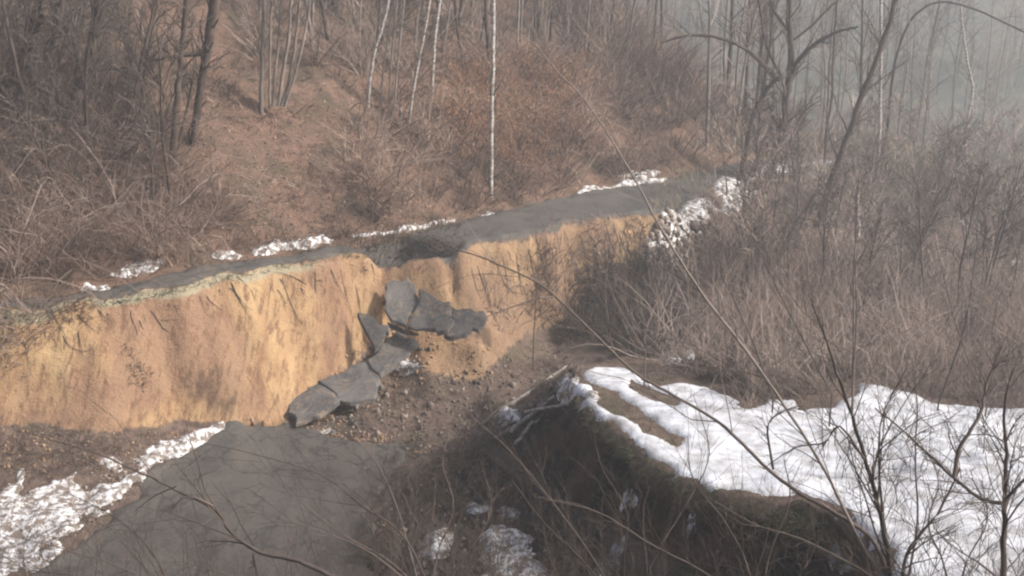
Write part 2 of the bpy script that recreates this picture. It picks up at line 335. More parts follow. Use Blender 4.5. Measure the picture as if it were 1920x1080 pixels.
M = dict(ground=ground_mat(), asphalt=asphalt_mat(), slab=slab_mat(), snow=snow_mat(), dsnow=dirtysnow_mat(), birch=birch_mat(), bark=bark_mat(), gbark=greybark_mat(),
    brown=stem_mat('brown_stems', (.050, .031, .027), (.19, .118, .092), (.48, .36, .28)),
    grey=stem_mat('grey_stems', (.060, .043, .036), (.26, .19, .155), (.60, .49, .42)),
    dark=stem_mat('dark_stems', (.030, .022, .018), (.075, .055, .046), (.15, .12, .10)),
    shade=stem_mat('blackish_stems', (.014, .011, .009), (.040, .030, .025), (.10, .08, .065)),  # darkest stems, shade inside the brush put into their colour
    near=stem_mat('near_twigs', (.022, .016, .014), (.060, .043, .037), (.15, .11, .095)), cane=stem_mat('pale_canes', (.10, .075, .062), (.17, .13, .11), (.28, .23, .20)),
    rust=stem_mat('russet_leaves', (.16, .07, .04), (.33, .16, .085), (.50, .31, .17)),
    straw=stem_mat('straw', (.14, .10, .06), (.34, .27, .16), (.50, .42, .28)),
    green=stem_mat('moss_green_stems', (.045, .050, .026), (.11, .115, .062), (.20, .19, .11)))

# ------------------------------------------------------------------ the ground
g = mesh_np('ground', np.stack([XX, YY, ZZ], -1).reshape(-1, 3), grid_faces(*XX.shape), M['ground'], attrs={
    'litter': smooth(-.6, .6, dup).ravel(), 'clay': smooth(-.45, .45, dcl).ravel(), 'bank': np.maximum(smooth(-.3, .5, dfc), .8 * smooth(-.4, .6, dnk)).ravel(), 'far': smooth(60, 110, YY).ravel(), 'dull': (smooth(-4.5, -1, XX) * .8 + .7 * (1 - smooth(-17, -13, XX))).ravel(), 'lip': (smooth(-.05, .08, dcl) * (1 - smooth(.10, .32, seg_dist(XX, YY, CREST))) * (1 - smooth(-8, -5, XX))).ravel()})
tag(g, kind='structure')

def sheet(name, poly, mat, res, thick, sink, rough, nscale, kind=None, label=None, cat=None, group=None, plan=False, lump=0.0, thr=0.0, parent=None, holes=()):
    """a layer lying on the ground inside a ragged outline; its rim dives into the ground"""
    if not plan:
        q = hit([p[0] for p in poly], [p[1] for p in poly]); poly = [tuple(p) for p in q]
    x0, x1 = min(p[0] for p in poly) - .5, max(p[0] for p in poly) + .5; y0, y1 = min(p[1] for p in poly) - .5, max(p[1] for p in poly) + .5
    gx = np.arange(x0, x1, res); gy = np.arange(y0, y1, res); X, Y = np.meshgrid(gx, gy, indexing='ij')
    m = sdf(X, Y, poly) + rough * fbm(X + 31, Y + 7, 5, nscale) + thr
    for hp in holes:
        m = np.minimum(m, -sdf(X, Y, [tuple(p) for p in hit([p[0] for p in hp], [p[1] for p in hp])]) + .15 * fbm(X + 3, Y, 4, 2.5))
    Z = H(X, Y) + np.where(m > 0, thick * smooth(0, thick * 2.2 + .05, m), sink * m - .0) + np.clip(m, 0, .3) / .3 * lump * fbm(X, Y, 4, 1.3)
    Fq = grid_faces(*X.shape); mm = m.ravel()
    Fq = Fq[(mm[Fq] > -.12).any(1)]
    if len(Fq) == 0: return None
    used, inv = np.unique(Fq.ravel(), return_inverse=True)
    o = mesh_np(name, np.stack([X, Y, Z], -1).reshape(-1, 3)[used], inv.reshape(-1, 4), mat, parent)
    return tag(o, label, cat, group, kind)

# carriageway that is left on the shelf, and the part of it that sank whole
rd = sheet('road', ROAD, M['asphalt'], .12, .10, 3.0, .10, 1.6, kind='structure', plan=True)
lr = sheet('sunken_road', LOWER, M['asphalt'], .10, .10, 2.0, .45, .9, kind='structure', plan=True, lump=.03)

# ------------------------------------------------------------------ broken slabs of carriageway
def slab(pts, thick, label, cells=14):
    """pts: corner pixels with the depth below the camera; one tilted plate with broken rim and real thickness"""
    Q = np.array([px(p[0], p[1], p[2] * .982) for p in pts]); c = Q.mean(0)
    A = np.c_[Q[:, 0], Q[:, 1], np.ones(len(Q))]; pl, *_ = np.linalg.lstsq(A, Q[:, 2], rcond=None)
    ring = []
    n = len(Q)
    for i in range(n):
        a, b = Q[i], Q[(i + 1) % n]; L = np.linalg.norm(b - a); k = max(2, int(L / .2))
        for j in range(k):
            p = a + (b - a) * j / k
            if j: p = p + np.array([random.uniform(-.05, .05), random.uniform(-.05, .05), 0] ) + .16 * np.array([float(fbm(p[0], p[1], 2, 1.5)), float(fbm(p[1] + 9, p[0], 2, 1.5)), 0])
            ring.append(p)
    ring = np.array(ring); N = len(ring); ring[:, :2] = c[:2] + (ring[:, :2] - c[:2]) * 1.05; V = []; Fc = []
    rings = [(1.0, 0), (.96, .015), (.7, .015), (.4, .015), (.05, .015)]
    for s, dz in rings:
        for p in ring:
            q = c + (p - c) * s; V.append((q[0], q[1], pl[0] * q[0] + pl[1] * q[1] + pl[2] + dz + .14 * float(fbm(q[0], q[1], 4, .9))))
    for p in ring: V.append((p[0] + random.uniform(-.03, .03), p[1] + random.uniform(-.03, .03), pl[0] * p[0] + pl[1] * p[1] + pl[2] - thick))
    for r_ in range(len(rings) - 1):
        for i in range(N): a = r_ * N + i; b = r_ * N + (i + 1) % N; Fc.append((a, b, b + N, a + N))
    o5 = len(rings) * N
    for i in range(N): Fc.append((i, (i + 1) % N, o5 + (i + 1) % N, o5 + i))
    me = bpy.data.meshes.new('asphalt_slab'); me.from_pydata([tuple(v) for v in V], [], Fc + [tuple(range(o5 - N, o5)), tuple(range(o5 + N - 1, o5 - 1, -1))]); me.materials.append(M['slab'])
    import bmesh; bm = bmesh.new(); bm.from_mesh(me); bmesh.ops.recalc_face_normals(bm, faces=bm.faces); bm.to_mesh(me); bm.free()
    o = bpy.data.objects.new('asphalt_slab', me); col.objects.link(o)
    return tag(o, label, 'slab', 'broken slabs of the collapsed road')
slab([(536,748,11.15),(556,790,11.35),(600,778,11.3),(640,748,11.1),(598,714,10.9)], .13, 'smooth grey asphalt slab lying lowest against the ochre bank foot')
slab([(600,713,10.85),(642,750,11.1),(700,745,11.05),(712,700,10.7),(690,676,10.5)], .13, 'broad grey asphalt slab sloping up from the lowest slab')
slab([(692,675,10.45),(714,700,10.65),(752,672,10.4),(782,640,10.05),(746,622,9.9)], .13, 'narrow asphalt slab leading up to the kink beneath the hanging slabs')
slab([(672,590,9.05),(690,588,9.0),(728,600,9.15),(724,636,9.8),(704,650,9.95)], .13, 'small tilted asphalt slab wedged beside the ochre bank')
slab([(724,532,8.25),(762,524,8.15),(786,560,8.7),(760,604,9.35),(736,600,9.3),(722,580,9.0)], .13, 'upright tall asphalt slab hanging highest below the broken road')
slab([(786,540,8.35),(842,562,8.6),(850,598,9.1),(832,622,9.5),(768,606,9.35),(790,562,8.7)], .13, 'wide cracked asphalt slab in the middle of the hanging slabs')
slab([(845,572,8.8),(912,588,8.9),(896,624,9.5),(834,624,9.55),(852,600,9.2)], .13, 'rightmost hanging asphalt slab tilting over the yellow mound')
slab([(728,606,9.45),(766,608,9.5),(784,628,9.85),(748,622,9.8)], .13, 'little asphalt piece at the kink between upper and lower slabs')

# ------------------------------------------------------------------ snow
sheet('snow_field', [(1095,692),(1165,690),(1230,726),(1300,722),(1365,738),(1400,768),(1460,748),(1560,745),(1605,724),(1720,745),(1780,763),(1918,766),(2300,782),(2400,1100),(1900,1300),(1750,1200),(1705,1090),(1645,1005),(1575,945),(1500,926),(1430,938),(1290,902),(1200,846),(1112,772),(1075,735),(1090,718)],
    M['snow'], .09, .05, 1.0, .36, 1.9, kind='stuff', label='white snow field covering the near flat block', lump=.07, thr=.02, holes=([(1112,722),(1155,737),(1200,774),(1275,822),(1270,838),(1215,810),(1165,780),(1120,757)], [(1180,708),(1235,736),(1275,750),(1270,762),(1225,750),(1180,728)], [(1470,715),(1600,705),(1610,735),(1560,765),(1500,770)], [(1040,700),(1082,700),(1110,722),(1075,722)]))
sn = 0
def verge(poly, label, mat='dsnow', rough=.35, ns=2.2, thick=.08, lump=.10, thr=0.0, res=.07, name='snow_patch', kind=None, cat='snow'):
    return sheet(name, poly, M[mat], res, thick, 1.5, rough, ns, label=label, cat=cat if kind is None else None, lump=lump, thr=thr, kind=kind)
verge([(-60,915),(80,900),(180,893),(250,868),(330,838),(410,800),(455,812),(400,838),(320,868),(280,900),(200,955),(120,1035),(0,1085),(-80,1090)], 'streaky half melted snow along the left edge of the sunken road', rough=.85, ns=2.2, thr=-.12, name='verge_snow', kind='stuff')
for poly, lab in [
 ([(1345,395),(1360,370),(1400,350),(1440,345),(1400,380),(1370,405)], 'broken snow patch on the slope right of the rubble'),
 ([(1490,318),(1500,305),(1560,300),(1640,296),(1600,306),(1530,316)], 'far snow streak where the road vanishes among trees'),
 ([(250,862),(300,828),(400,800),(450,795),(460,808),(400,830),(330,858),(270,880)], 'thin dirty snow scraps along the foot of the ochre bank'),
 ([(150,546),(165,533),(200,536),(205,546),(180,552)], 'small snow patch at the left end of the broken crest'),
 ([(198,518),(235,500),(262,488),(304,492),(295,503),(240,516)], 'long snow patch below the left thicket beside the crest'),
 ([(388,486),(396,475),(430,470),(457,478),(452,488)], 'compact snow patch in the middle of the roadside row'),
 ([(472,479),(485,462),(520,452),(560,456),(598,438),(626,450),(600,462),(520,472)], 'lumpy bright snow bank where the road shelf begins'),
 ([(660,441),(690,436),(745,431),(800,420),(858,411),(850,416),(760,434),(690,441)], 'thin dirty snow streak on the inner verge of the road'),
 ([(900,408),(915,399),(938,398),(930,406)], 'tiny snow patch at the verge below the white pole trunk'),
 ([(1085,362),(1100,350),(1150,348),(1170,338),(1230,334),(1262,338),(1240,346),(1160,351),(1120,360)], 'snow strip on the inner verge at the far end of the road'),
 ([(1160,332),(1190,322),(1240,322),(1232,330)], 'faint snow streak above the far road verge'),
 ([(1238,420),(1245,395),(1280,380),(1330,372),(1345,395),(1325,420),(1300,440),(1270,500),(1225,505),(1200,470)], 'patchy snow over the rubble at the right end of the scarp'),
 ([(1330,350),(1350,330),(1385,338),(1420,318),(1482,306),(1478,320),(1420,332),(1380,372),(1345,368)], 'broken snow band on the far bend of the road'),
 ([(735,688),(752,668),(775,672),(790,690),(765,700)], 'snow scrap on debris under the hanging slabs'),
 ([(600,812),(610,795),(628,800),(622,812)], 'snow scrap at the foot of the lowest slabs'),
 ([(654,762),(664,752),(676,758),(672,768)], 'tiny snow scrap beside the broad lower slab'),
 ([(1246,680),(1258,664),(1300,655),(1305,668),(1270,682)], 'snow patch in the dark brush behind the block tip'),
 ([(1420,670),(1430,660),(1460,662),(1455,672)], 'small snow patch in the thicket behind the snow field'),
 ([(1040,720),(1062,700),(1085,712),(1078,745),(1050,752)], 'dirty snow scrap on the tip of the near crest'),
 ([(1078,745),(1090,728),(1120,735),(1118,750)], 'white snow scrap just left of the grassy strip'),
 ([(930,775),(960,765),(975,785),(945,800)], 'grey snow scrap on the lower left of the near crest'),
 ([(1165,948),(1168,930),(1192,932),(1195,948)], 'small bright snow lump high on the dark bank'),
 ([(1288,1000),(1292,970),(1306,975),(1308,1000)], 'small upright snow lump low on the dark bank'),
 ([(1545,1050),(1560,1030),(1600,1060),(1590,1075)], 'snow scrap under the large shrub on the dark bank'),
 ([(785,1040),(800,1005),(835,985),(852,1010),(835,1040),(805,1052)], 'pale slanted snow patch left of the bottom centre'),
 ([(900,1005),(925,985),(1000,1005),(990,1030),(1035,1085),(1000,1110),(915,1090),(905,1050)], 'largest snow patch among the twigs at the bottom centre'),
 ([(876,960),(885,945),(912,948),(905,965)], 'upper left one of two snow lumps under the bank foot'),
 ([(935,968),(945,950),(972,958),(965,972)], 'upper right one of two snow lumps under the bank foot'),
 ([(1105,1085),(1125,1050),(1150,1012),(1170,1018),(1160,1050),(1140,1090)], 'narrow upright snow patch at the bottom below the dark bank'),
 ([(1790,385),(1850,470),(1885,478),(1840,465)], 'distant faint snow streak on the right slope'),
 ([(1884,500),(1890,490),(1925,492),(1925,504)], 'small snow patch at the right margin of the thicket')]:
    st = 'dark bank' in lab or 'below the dark' in lab       # thin scraps where the ground is steep
    verge(poly, lab, 'dsnow', rough=.10 if st else .16, ns=3.5, thr=.03 if st else .05, lump=.03 if st else .14, thick=.06 if st else .13)

# ------------------------------------------------------------------ stems and twigs
def grow(P0, D, L, r0, K=6, wob=.12, droop=0.0, tip=.25):
    """P0,D (N,3); L,r0 (N,) -> points (N,K,3), radii (N,K)"""
    N = len(P0); pts = np.zeros((N, K, 3)); pts[:, 0] = P0; d = D / (np.linalg.norm(D, axis=1, keepdims=True) + 1e-9)
    for k in range(1, K):
        d = d + RNG.normal(0, wob, (N, 3)); d[:, 2] -= droop; d /= np.linalg.norm(d, axis=1, keepdims=True)
        pts[:, k] = pts[:, k - 1] + d * (L / (K - 1))[:, None]
    rad = r0[:, None] * np.linspace(1, tip, K)[None]
    return pts, rad
def twigs(pts, rad, n, lr=(.25, .5), ang=.7, lo=.25, K=5, wob=.15, droop=0.0, rr=.5, up=.25):
    """n side twigs per stem"""
    N, K0, _ = pts.shape; i = np.repeat(np.arange(N), n); f = RNG.uniform(lo, .97, len(i)) * (K0 - 1); k = np.minimum(f.astype(int), K0 - 2); w = (f - k)[:, None]
    p = pts[i, k] * (1 - w) + pts[i, k + 1] * w; d = pts[i, k + 1] - pts[i, k]; d /= np.linalg.norm(d, axis=1, keepdims=True) + 1e-9
    q = RNG.normal(0, 1, (len(i), 3)); q -= (q * d).sum(1, keepdims=True) * d; q /= np.linalg.norm(q, axis=1, keepdims=True) + 1e-9
    D = d * math.cos(ang) + q * math.sin(ang) + np.array([0, 0, up])
    tot = np.linalg.norm(np.diff(pts, axis=1), axis=2).sum(1)
    return grow(p, D, tot[i] * RNG.uniform(*lr, len(i)) * (1.1 - .6 * f / K0), rad[i, k] * rr, K, wob, droop)
def tubes(groups, sides=3):
    V = []; Fa = []; T = []; off = 0
    for pts, rad in groups:
        N, K, _ = pts.shape
        if N == 0: continue
        d = np.gradient(pts, axis=1); d /= np.linalg.norm(d, axis=2, keepdims=True) + 1e-9
        ref = np.where(np.abs(d[..., 2:3]) > .9, np.array([1., 0, 0]), np.array([0, 0, 1.])); a = np.cross(d, ref); a /= np.linalg.norm(a, axis=2, keepdims=True) + 1e-9; b = np.cross(d, a)
        th = np.arange(sides) * 2 * math.pi / sides
        v = pts[:, :, None] + (a[:, :, None] * np.cos(th)[None, None, :, None] + b[:, :, None] * np.sin(th)[None, None, :, None]) * rad[:, :, None, None]
        V.append(v.reshape(-1, 3)); T.append(np.repeat(np.clip(.42 * RNG.random(N) + .35 + .55 * fbm(pts[:, 0, 0], pts[:, 0, 1], 3, .55), 0, 1) if N > 60 else RNG.random(N), K * sides))
        base = off + (np.arange(N) * K * sides)[:, None, None] + (np.arange(K - 1) * sides)[None, :, None]
        s = np.arange(sides)[None, None]; s2 = (np.arange(sides) + 1)[None, None] % sides
        Fa.append(np.stack([base + s, base + s2, base + s2 + sides, base + s + sides], -1).reshape(-1, 4)); off += N * K * sides
    return np.concatenate(V), np.concatenate(Fa), np.concatenate(T)
def stems_obj(name, groups, mat, parent=None, sides=3):
    V, Fa, T = tubes(groups, sides); return mesh_np(name, V, Fa, mat, parent, {'tint': T})
def leaves_at(pts, per, size, spread):
    """small leaf faces scattered round the stems -> V, F, T"""
    N, K, _ = pts.shape; p = pts[:, 1:].reshape(-1, 3); p = p[RNG.integers(0, len(p), per)]; p = p + RNG.normal(0, spread, p.shape)
    a = RNG.normal(0, 1, p.shape); a /= np.linalg.norm(a, axis=1, keepdims=True); b = np.cross(a, RNG.normal(0, 1, p.shape)); b /= np.linalg.norm(b, axis=1, keepdims=True)
    s = RNG.uniform(.5, 1, (len(p), 1)) * size
    V = np.stack([p - a * s, p + b * s * .5, p + a * s, p - b * s * .5], 1).reshape(-1, 3)
    return V, np.arange(len(V)).reshape(-1, 4), np.repeat(RNG.random(len(p)), 4)
def roots_px(poly, n, patch=0.0, ps=.5):
    """n root points on the ground, drawn evenly over what is seen of a region"""
    us = [p[0] for p in poly]; vs = [p[1] for p in poly]; out = []
    c = 0
    while c < n:
        u = RNG.uniform(min(us), max(us), 4 * n); v = RNG.uniform(min(vs), max(vs), 4 * n); k = inside(u, v, poly); q = hit(u[k], v[k])
        if patch: q = q[fbm(q[:, 0] + 5, q[:, 1] + 3, 3, ps) > patch - .5]
        out.append(q); c += len(q)
        if len(q) == 0: break
    return np.concatenate(out)[:n]
def bank(name, label, poly, n, hgt, mat, r=.008, lean=(0, 0), spread=.35, tw=4, tl=(.25, .5), droop=.03, patch=0.0, sub=0, K=6, ang=.6, leaf=None, keep=None, wob=.15, clump=9):
    if name == 'brush' and n > 400 and clump:            # shrubs: many stems from one stool
        q0 = roots_px(poly, n // clump, patch); j = np.repeat(np.arange(len(q0)), clump); off = RNG.normal(0, .13, (len(j), 2)); q = q0[j].copy(); q[:, :2] += off; q[:, 2] = H(q[:, 0], q[:, 1])
        cs = RNG.uniform(.55, 1.25, len(q0))[j]; cd = RNG.normal(0, .25, (len(q0), 2))[j] + off * 2.6
    else: q = roots_px(poly, n, patch); cs = np.ones(len(q)); cd = np.zeros((len(q), 2))
    if keep is not None: q = q[keep(q)]
    N = len(q); D = np.stack([RNG.normal(lean[0], spread, N), RNG.normal(lean[1], spread, N), np.ones(N)], 1); D[:, :2] += cd
    hh = hgt[0] + (hgt[1] - hgt[0]) * RNG.random(N) ** 1.6; hh *= cs
    q[:, 2] -= .05
    dist = q[:, 1] / 30.0
    s = grow(q, D, hh, r * 1.35 * RNG.uniform(.5, 1.7, N) * np.maximum(dist, .6), K, wob, droop)
    gs = [s]
    if tw:
        t = twigs(*s, tw, tl, ang, rr=.6, droop=droop * .6); gs.append(t)
        if sub: gs.append(twigs(*t, sub, (.3, .6), .7, rr=.7, K=4))
    V, Fa, T = tubes(gs)
    o = mesh_np(name, V, Fa, M[mat], None, {'tint': T}); tag(o, label, kind='stuff')
    if leaf:
        V, Fa, T = leaves_at(gs[1][0] if tw else s[0], leaf[0], leaf[1], leaf[2])
        lo = mesh_np('leaf', V, Fa, M[leaf[3]], o, {'tint': T}, False); lo.name = 'dry_leaves'; lo['kind'] = 'stuff'
    return o
# left and upper hillside undergrowth
bank('brush', 'tangled brown brush over the left part of the hillside', [(-120,100),(250,120),(330,330),(440,400),(420,470),(330,495),(180,518),(-120,575)], 3400, (.7, 2.6), 'brown', .010, (.25, -.1), .45, 4, sub=1, droop=.06)
bank('brush', 'grey brown brush at the far left and top of the hill', [(-150,-30),(200,-30),(330,100),(260,250),(-150,330)], 1100, (.8, 3.2), 'grey', .011, (.15, -.1), .4, 4, sub=1, droop=.05)
bank('brush', 'low brush on the bare leaf covered slope', [(330,120),(760,60),(760,400),(640,440),(430,470),(330,330)], 1100, (.25, .9), 'brown', .008, (.2, -.1), .5, 3, patch=.5)
bank('brush', 'dense brush behind the white pole trunk', [(740,60),(1050,40),(1240,140),(1290,320),(1150,335),(1060,355),(880,395),(700,425),(640,330)], 3300, (.6, 2.6), 'brown', .011, (.1, -.1), .45, 4, sub=1, droop=.06, leaf=(9000, .045, .10, 'rust'))
bank('brush', 'russet leaved brush in the centre of the hill', [(820,150),(1080,120),(1120,260),(1000,330),(860,300)], 800, (.8, 2.6), 'rust', .009, (.1, -.1), .5, 4, sub=1, leaf=(11000, .06, .14, 'rust'))
bank('brush', 'grey brush along the top of the hill', [(420,-40),(1300,-40),(1290,110),(1000,110),(700,150),(460,120)], 1900, (1.0, 4.0), 'grey', .010, (.05, -.1), .3, 4, sub=1)
bank('brush', 'low brush on the inner verge of the road', [(180,528),(420,492),(560,470),(700,438),(900,402),(1060,366),(1060,345),(880,380),(640,425),(400,465),(180,505)], 1300, (.15, .7), 'brown', .007, (.2, -.2), .5, 3)
bank('straw_grass', 'tan grasses where the road meets the rubble', [(1215,400),(1230,330),(1300,300),(1345,345),(1330,400),(1260,420)], 330, (.2, .9), 'straw', .007, (-.1, -.1), .4, 2)
bank('brush', 'pinkish twigs along the ridge of the spur', [(1040,-20),(1130,20),(1230,70),(1300,110),(1350,170),(1360,230),(1260,240),(1180,160),(1060,90)], 1500, (1.0, 4.0), 'brown', .010, (.1, 0), .3, 4, sub=1)
bank('brush', 'long arching pale canes over the left thicket', [(-60,150),(300,200),(420,420),(330,490),(180,515),(-60,560)], 260, (1.8, 4.2), 'grey', .013, (.5, -.4), .6, 3, sub=2, droop=.12, K=9)
bank('brush', 'long arching canes on the central slope', [(640,200),(1200,200),(1200,340),(900,390),(660,420)], 200, (1.5, 3.5), 'brown', .012, (.3, -.4), .6, 3, sub=2, droop=.12, K=9)
bank('grass', 'dark mossy grass grown over the left strip of road', [(150,548),(340,512),(640,458),(830,425),(850,440),(760,460),(640,470),(340,528),(160,555)], 2600, (.04, .16), 'green', .006, (.1, -.1), .8, 0, K=4)
bank('brush', 'dark brown scrub along the narrowest part of the road', [(640,474),(650,455),(760,436),(840,420),(870,440),(860,480),(760,500),(690,490)], 1500, (.15, .6), 'dark', .008, (.1, -.2), .7, 2)
# right thicket
bank('brush', 'brown grey thicket bordering the snow field', [(1180,690),(1200,560),(1350,470),(1600,440),(1950,440),(2000,700),(1800,740),(1600,715),(1450,735),(1300,705)], 3600, (.8, 3.2), 'grey', .010, (-.05, 0), .40, 4, sub=1, droop=.02)
bank('brush', 'reddish saplings on the slope below the rubble', [(1340,440),(1450,420),(1560,500),(1560,640),(1350,640),(1280,560)], 1300, (.8, 2.8), 'brown', .009, (-.1, 0), .4, 4, sub=1)
bank('brush', 'dark shaded brush under the end of the scarp', [(1040,640),(1060,560),(1180,500),(1300,480),(1330,600),(1200,650)], 1500, (.4, 1.5), 'dark', .010, (-.2, -.1), .5, 4, sub=1)
bank('brush', 'thick brush behind the bend of the road', [(1290,285),(1330,190),(1560,200),(1950,200),(1980,440),(1600,440),(1440,415),(1500,335),(1490,285),(1350,292)], 2700, (1.0, 4.2), 'grey', .010, (0, 0), .4, 4, sub=1)
bank('brush', 'greenish undergrowth in the misty right distance', [(1500,150),(1980,100),(1980,480),(1700,440)], 1500, (1.0, 4.5), 'green', .010, (0, 0), .35, 4, sub=1)
bank('brush', 'long slanting canes over the right thicket', [(1250,690),(1350,470),(1950,450),(2000,720),(1600,715)], 320, (2.0, 4.5), 'grey', .012, (-.3, -.2), .5, 4, sub=2, droop=.05, K=8)
bank('brush', 'very dark undergrowth in the hollow below the scarp end', [(1050,600),(1080,520),(1200,480),(1310,500),(1330,640),(1250,670),(1120,660)], 1800, (.5, 1.7), 'shade', .012, (-.2, -.1), .5, 4, sub=1, droop=.05)  # the hollow's shade is carried by the stem colour
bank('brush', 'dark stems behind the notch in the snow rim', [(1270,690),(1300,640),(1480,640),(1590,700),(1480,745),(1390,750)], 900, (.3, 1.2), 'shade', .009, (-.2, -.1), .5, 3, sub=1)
bank('brush', 'bare thorny sprays on the scarp beside the slabs', [(900,560),(1000,470),(1180,430),(1200,480),(1060,600),(940,640)], 260, (.4, 1.4), 'brown', .009, (-.3, -.2), .6, 4, sub=1)
# slip debris and near banks
bank('brush', 'trampled twigs and grass on the brown slip debris', [(620,830),(700,740),(780,700),(1040,640),(1080,690),(960,780),(880,850),(740,860)], 1300, (.08, .5), 'brown', .006, (.1, -.2), .8, 2, patch=.5)
bank('brush', 'dark brush between the sunken road and the dark bank', [(700,900),(860,830),(960,840),(1060,960),(1300,1120),(700,1120),(660,1010)], 1500, (.25, 1.1), 'dark', .007, (-.1, 0), .6, 4, sub=1)
bank('brush', 'thin twigs on the face of the dark bank', [(1000,800),(1110,780),(1300,920),(1560,1010),(1600,1120),(1100,1120),(1000,900)], 500, (.2, .9), 'near', .005, (-.2, -.1), .6, 3)
bank('grass', 'matted green brown grass on the crest of the near block', [(900,820),(1080,682),(1150,720),(1290,830),(1250,860),(1120,780),(1090,750),(960,830)], 2600, (.05, .22), 'straw', .005, (.1, -.2), .7, 0, K=4)
bank('grass', 'hanging grass along the rim of the dark bank', [(1085,740),(1110,765),(1200,842),(1290,900),(1430,938),(1540,980),(1620,1060),(1600,1075),(1420,965),(1280,935),(1190,875),(1090,785)], 3200, (.08, .35), 'green', .005, (-.5, -.4), .6, 0, K=5, droop=.25)
bank('grass', 'pale dead grass fringe along the scarp crest', [(-80,600),(160,556),(340,530),(640,470),(690,470),(690,478),(500,508),(340,545),(-80,625)], 2400, (.05, .3), 'green', .006, (.4, -.4), .6, 0, K=5, droop=.3)
bank('grass', 'pale dead grass tufts on the debris under the slabs', [(690,790),(700,750),(760,740),(800,770),(760,795)], 700, (.05, .25), 'straw', .005, (.1, -.1), .8, 0, K=4)
bank('brush', 'low brush at the foot of the ochre bank on the left', [(-80,800),(180,818),(300,812),(250,850),(150,880),(-80,905)], 900, (.1, .55), 'dark', .007, (.2, -.1), .7, 3)

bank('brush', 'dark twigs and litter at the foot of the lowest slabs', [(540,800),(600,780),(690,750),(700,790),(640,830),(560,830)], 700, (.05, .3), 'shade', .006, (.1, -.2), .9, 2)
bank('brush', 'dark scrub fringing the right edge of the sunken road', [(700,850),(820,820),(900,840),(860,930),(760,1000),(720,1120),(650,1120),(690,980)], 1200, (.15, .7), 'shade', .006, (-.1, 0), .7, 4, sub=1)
bank('brush', 'fine dark twigs in front along the bottom of the view', [(-60,1085),(1300,1085),(1500,1150),(1500,1260),(300,1260),(-60,1260)], 300, (1.2, 3.0), 'near', .009, (-.15, 0), .5, 9, (.25,.5), sub=4, K=8)
bank('brush', 'tangle of dark twigs growing out of the near snow', [(1520,820),(1960,800),(1960,1300),(1700,1300),(1600,1000)], 190, (.8, 2.3), 'near', .010, (-.1, 0), .45, 9, (.25,.5), sub=4, K=8)
bank('brush', 'thin shoots growing along the rim of the dark bank', [(1300,940),(1560,960),(1680,1060),(1700,1300),(1400,1200),(1250,1060)], 120, (.6, 2.0), 'near', .005, (-.3, 0), .5, 8, (.25,.5), sub=3, K=8)
bank('brush', 'short bare shoots sticking through the far part of the snow', [(1200,700),(1600,725),(1920,770),(1900,850),(1500,820),(1250,760)], 130, (.4, 1.6), 'near', .005, (-.1, 0), .45, 6, sub=2)
bank('brush', 'bushy scrub along the back rim of the snow field', [(1380,770),(1450,700),(1600,680),(1960,690),(1980,772),(1780,764),(1700,745),(1600,724),(1500,745),(1420,765)], 1700, (.3, 1.5), 'grey', .008, (-.05, -.1), .45, 4, sub=1)
bank('brush', 'pale broken sticks heaped on the near crest', [(900,825),(1000,735),(1075,682),(1090,735),(1030,770),(960,830)], 420, (.15, .8), 'cane', .009, (.6, .5), .8, 2, droop=.15)
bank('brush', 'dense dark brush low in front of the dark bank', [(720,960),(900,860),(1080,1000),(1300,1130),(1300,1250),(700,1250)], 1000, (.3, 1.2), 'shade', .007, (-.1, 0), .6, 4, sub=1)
bank('brush', 'brown scrub hanging over the left end of the ochre bank', [(-80,620),(-80,560),(160,545),(200,560),(130,600),(60,640),(0,690)], 900, (.2, .8), 'brown', .008, (.3, -.3), .6, 3, droop=.1)
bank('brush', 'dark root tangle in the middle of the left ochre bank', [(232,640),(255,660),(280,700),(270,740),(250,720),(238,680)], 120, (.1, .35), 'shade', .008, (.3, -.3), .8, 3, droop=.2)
bank('brush', 'brown grass and twigs below the left end of the ochre bank', [(-80,790),(60,800),(220,820),(260,850),(120,895),(-80,910)], 1300, (.1, .4), 'brown', .006, (.2, -.2), .8, 2)
bank('grass', 'matted grass and twigs in the bare strip of the snow field', [(1105,705),(1160,722),(1240,740),(1290,825),(1285,848),(1220,825),(1160,795),(1105,765)], 1500, (.04, .2), 'green', .006, (.2, -.2), .9, 0, K=4)
bank('brush', 'low dead twigs along the upper rim of the sunken road', [(380,835),(450,798),(560,800),(760,815),(820,840),(700,850),(500,835)], 380, (.04, .22), 'brown', .005, (.1, -.2), .9, 2, clump=0)
bank('brush', 'fine dead twigs scattered over the snow at the left margin', [(-60,900),(250,860),(420,810),(330,870),(200,960),(60,1090),(-60,1090)], 500, (.05, .4), 'near', .005, (.2, 0), .9, 2, clump=0)
bank('brush', 'scrub standing on the far right part of the scarp', [(980,480),(1100,430),(1210,415),(1230,470),(1150,540),(1060,590),(980,600)], 500, (.3, 1.2), 'brown', .008, (-.2, -.2), .6, 4, sub=1)
bank('brush', 'fallen twigs and leaf scraps over the bare hillside', [(330,110),(900,100),(900,380),(640,440),(430,470),(330,330)], 1600, (.1, .6), 'brown', .009, (.5, -.3), 1.2, 2, droop=.12, clump=0)
bank('brush', 'muddy twigs and straw caught between the broken slabs', [(560,800),(600,715),(690,670),(722,600),(780,600),(905,620),(790,700),(700,780)], 300, (.05, .3), 'shade', .007, (.1, -.3), .9, 2, clump=0)
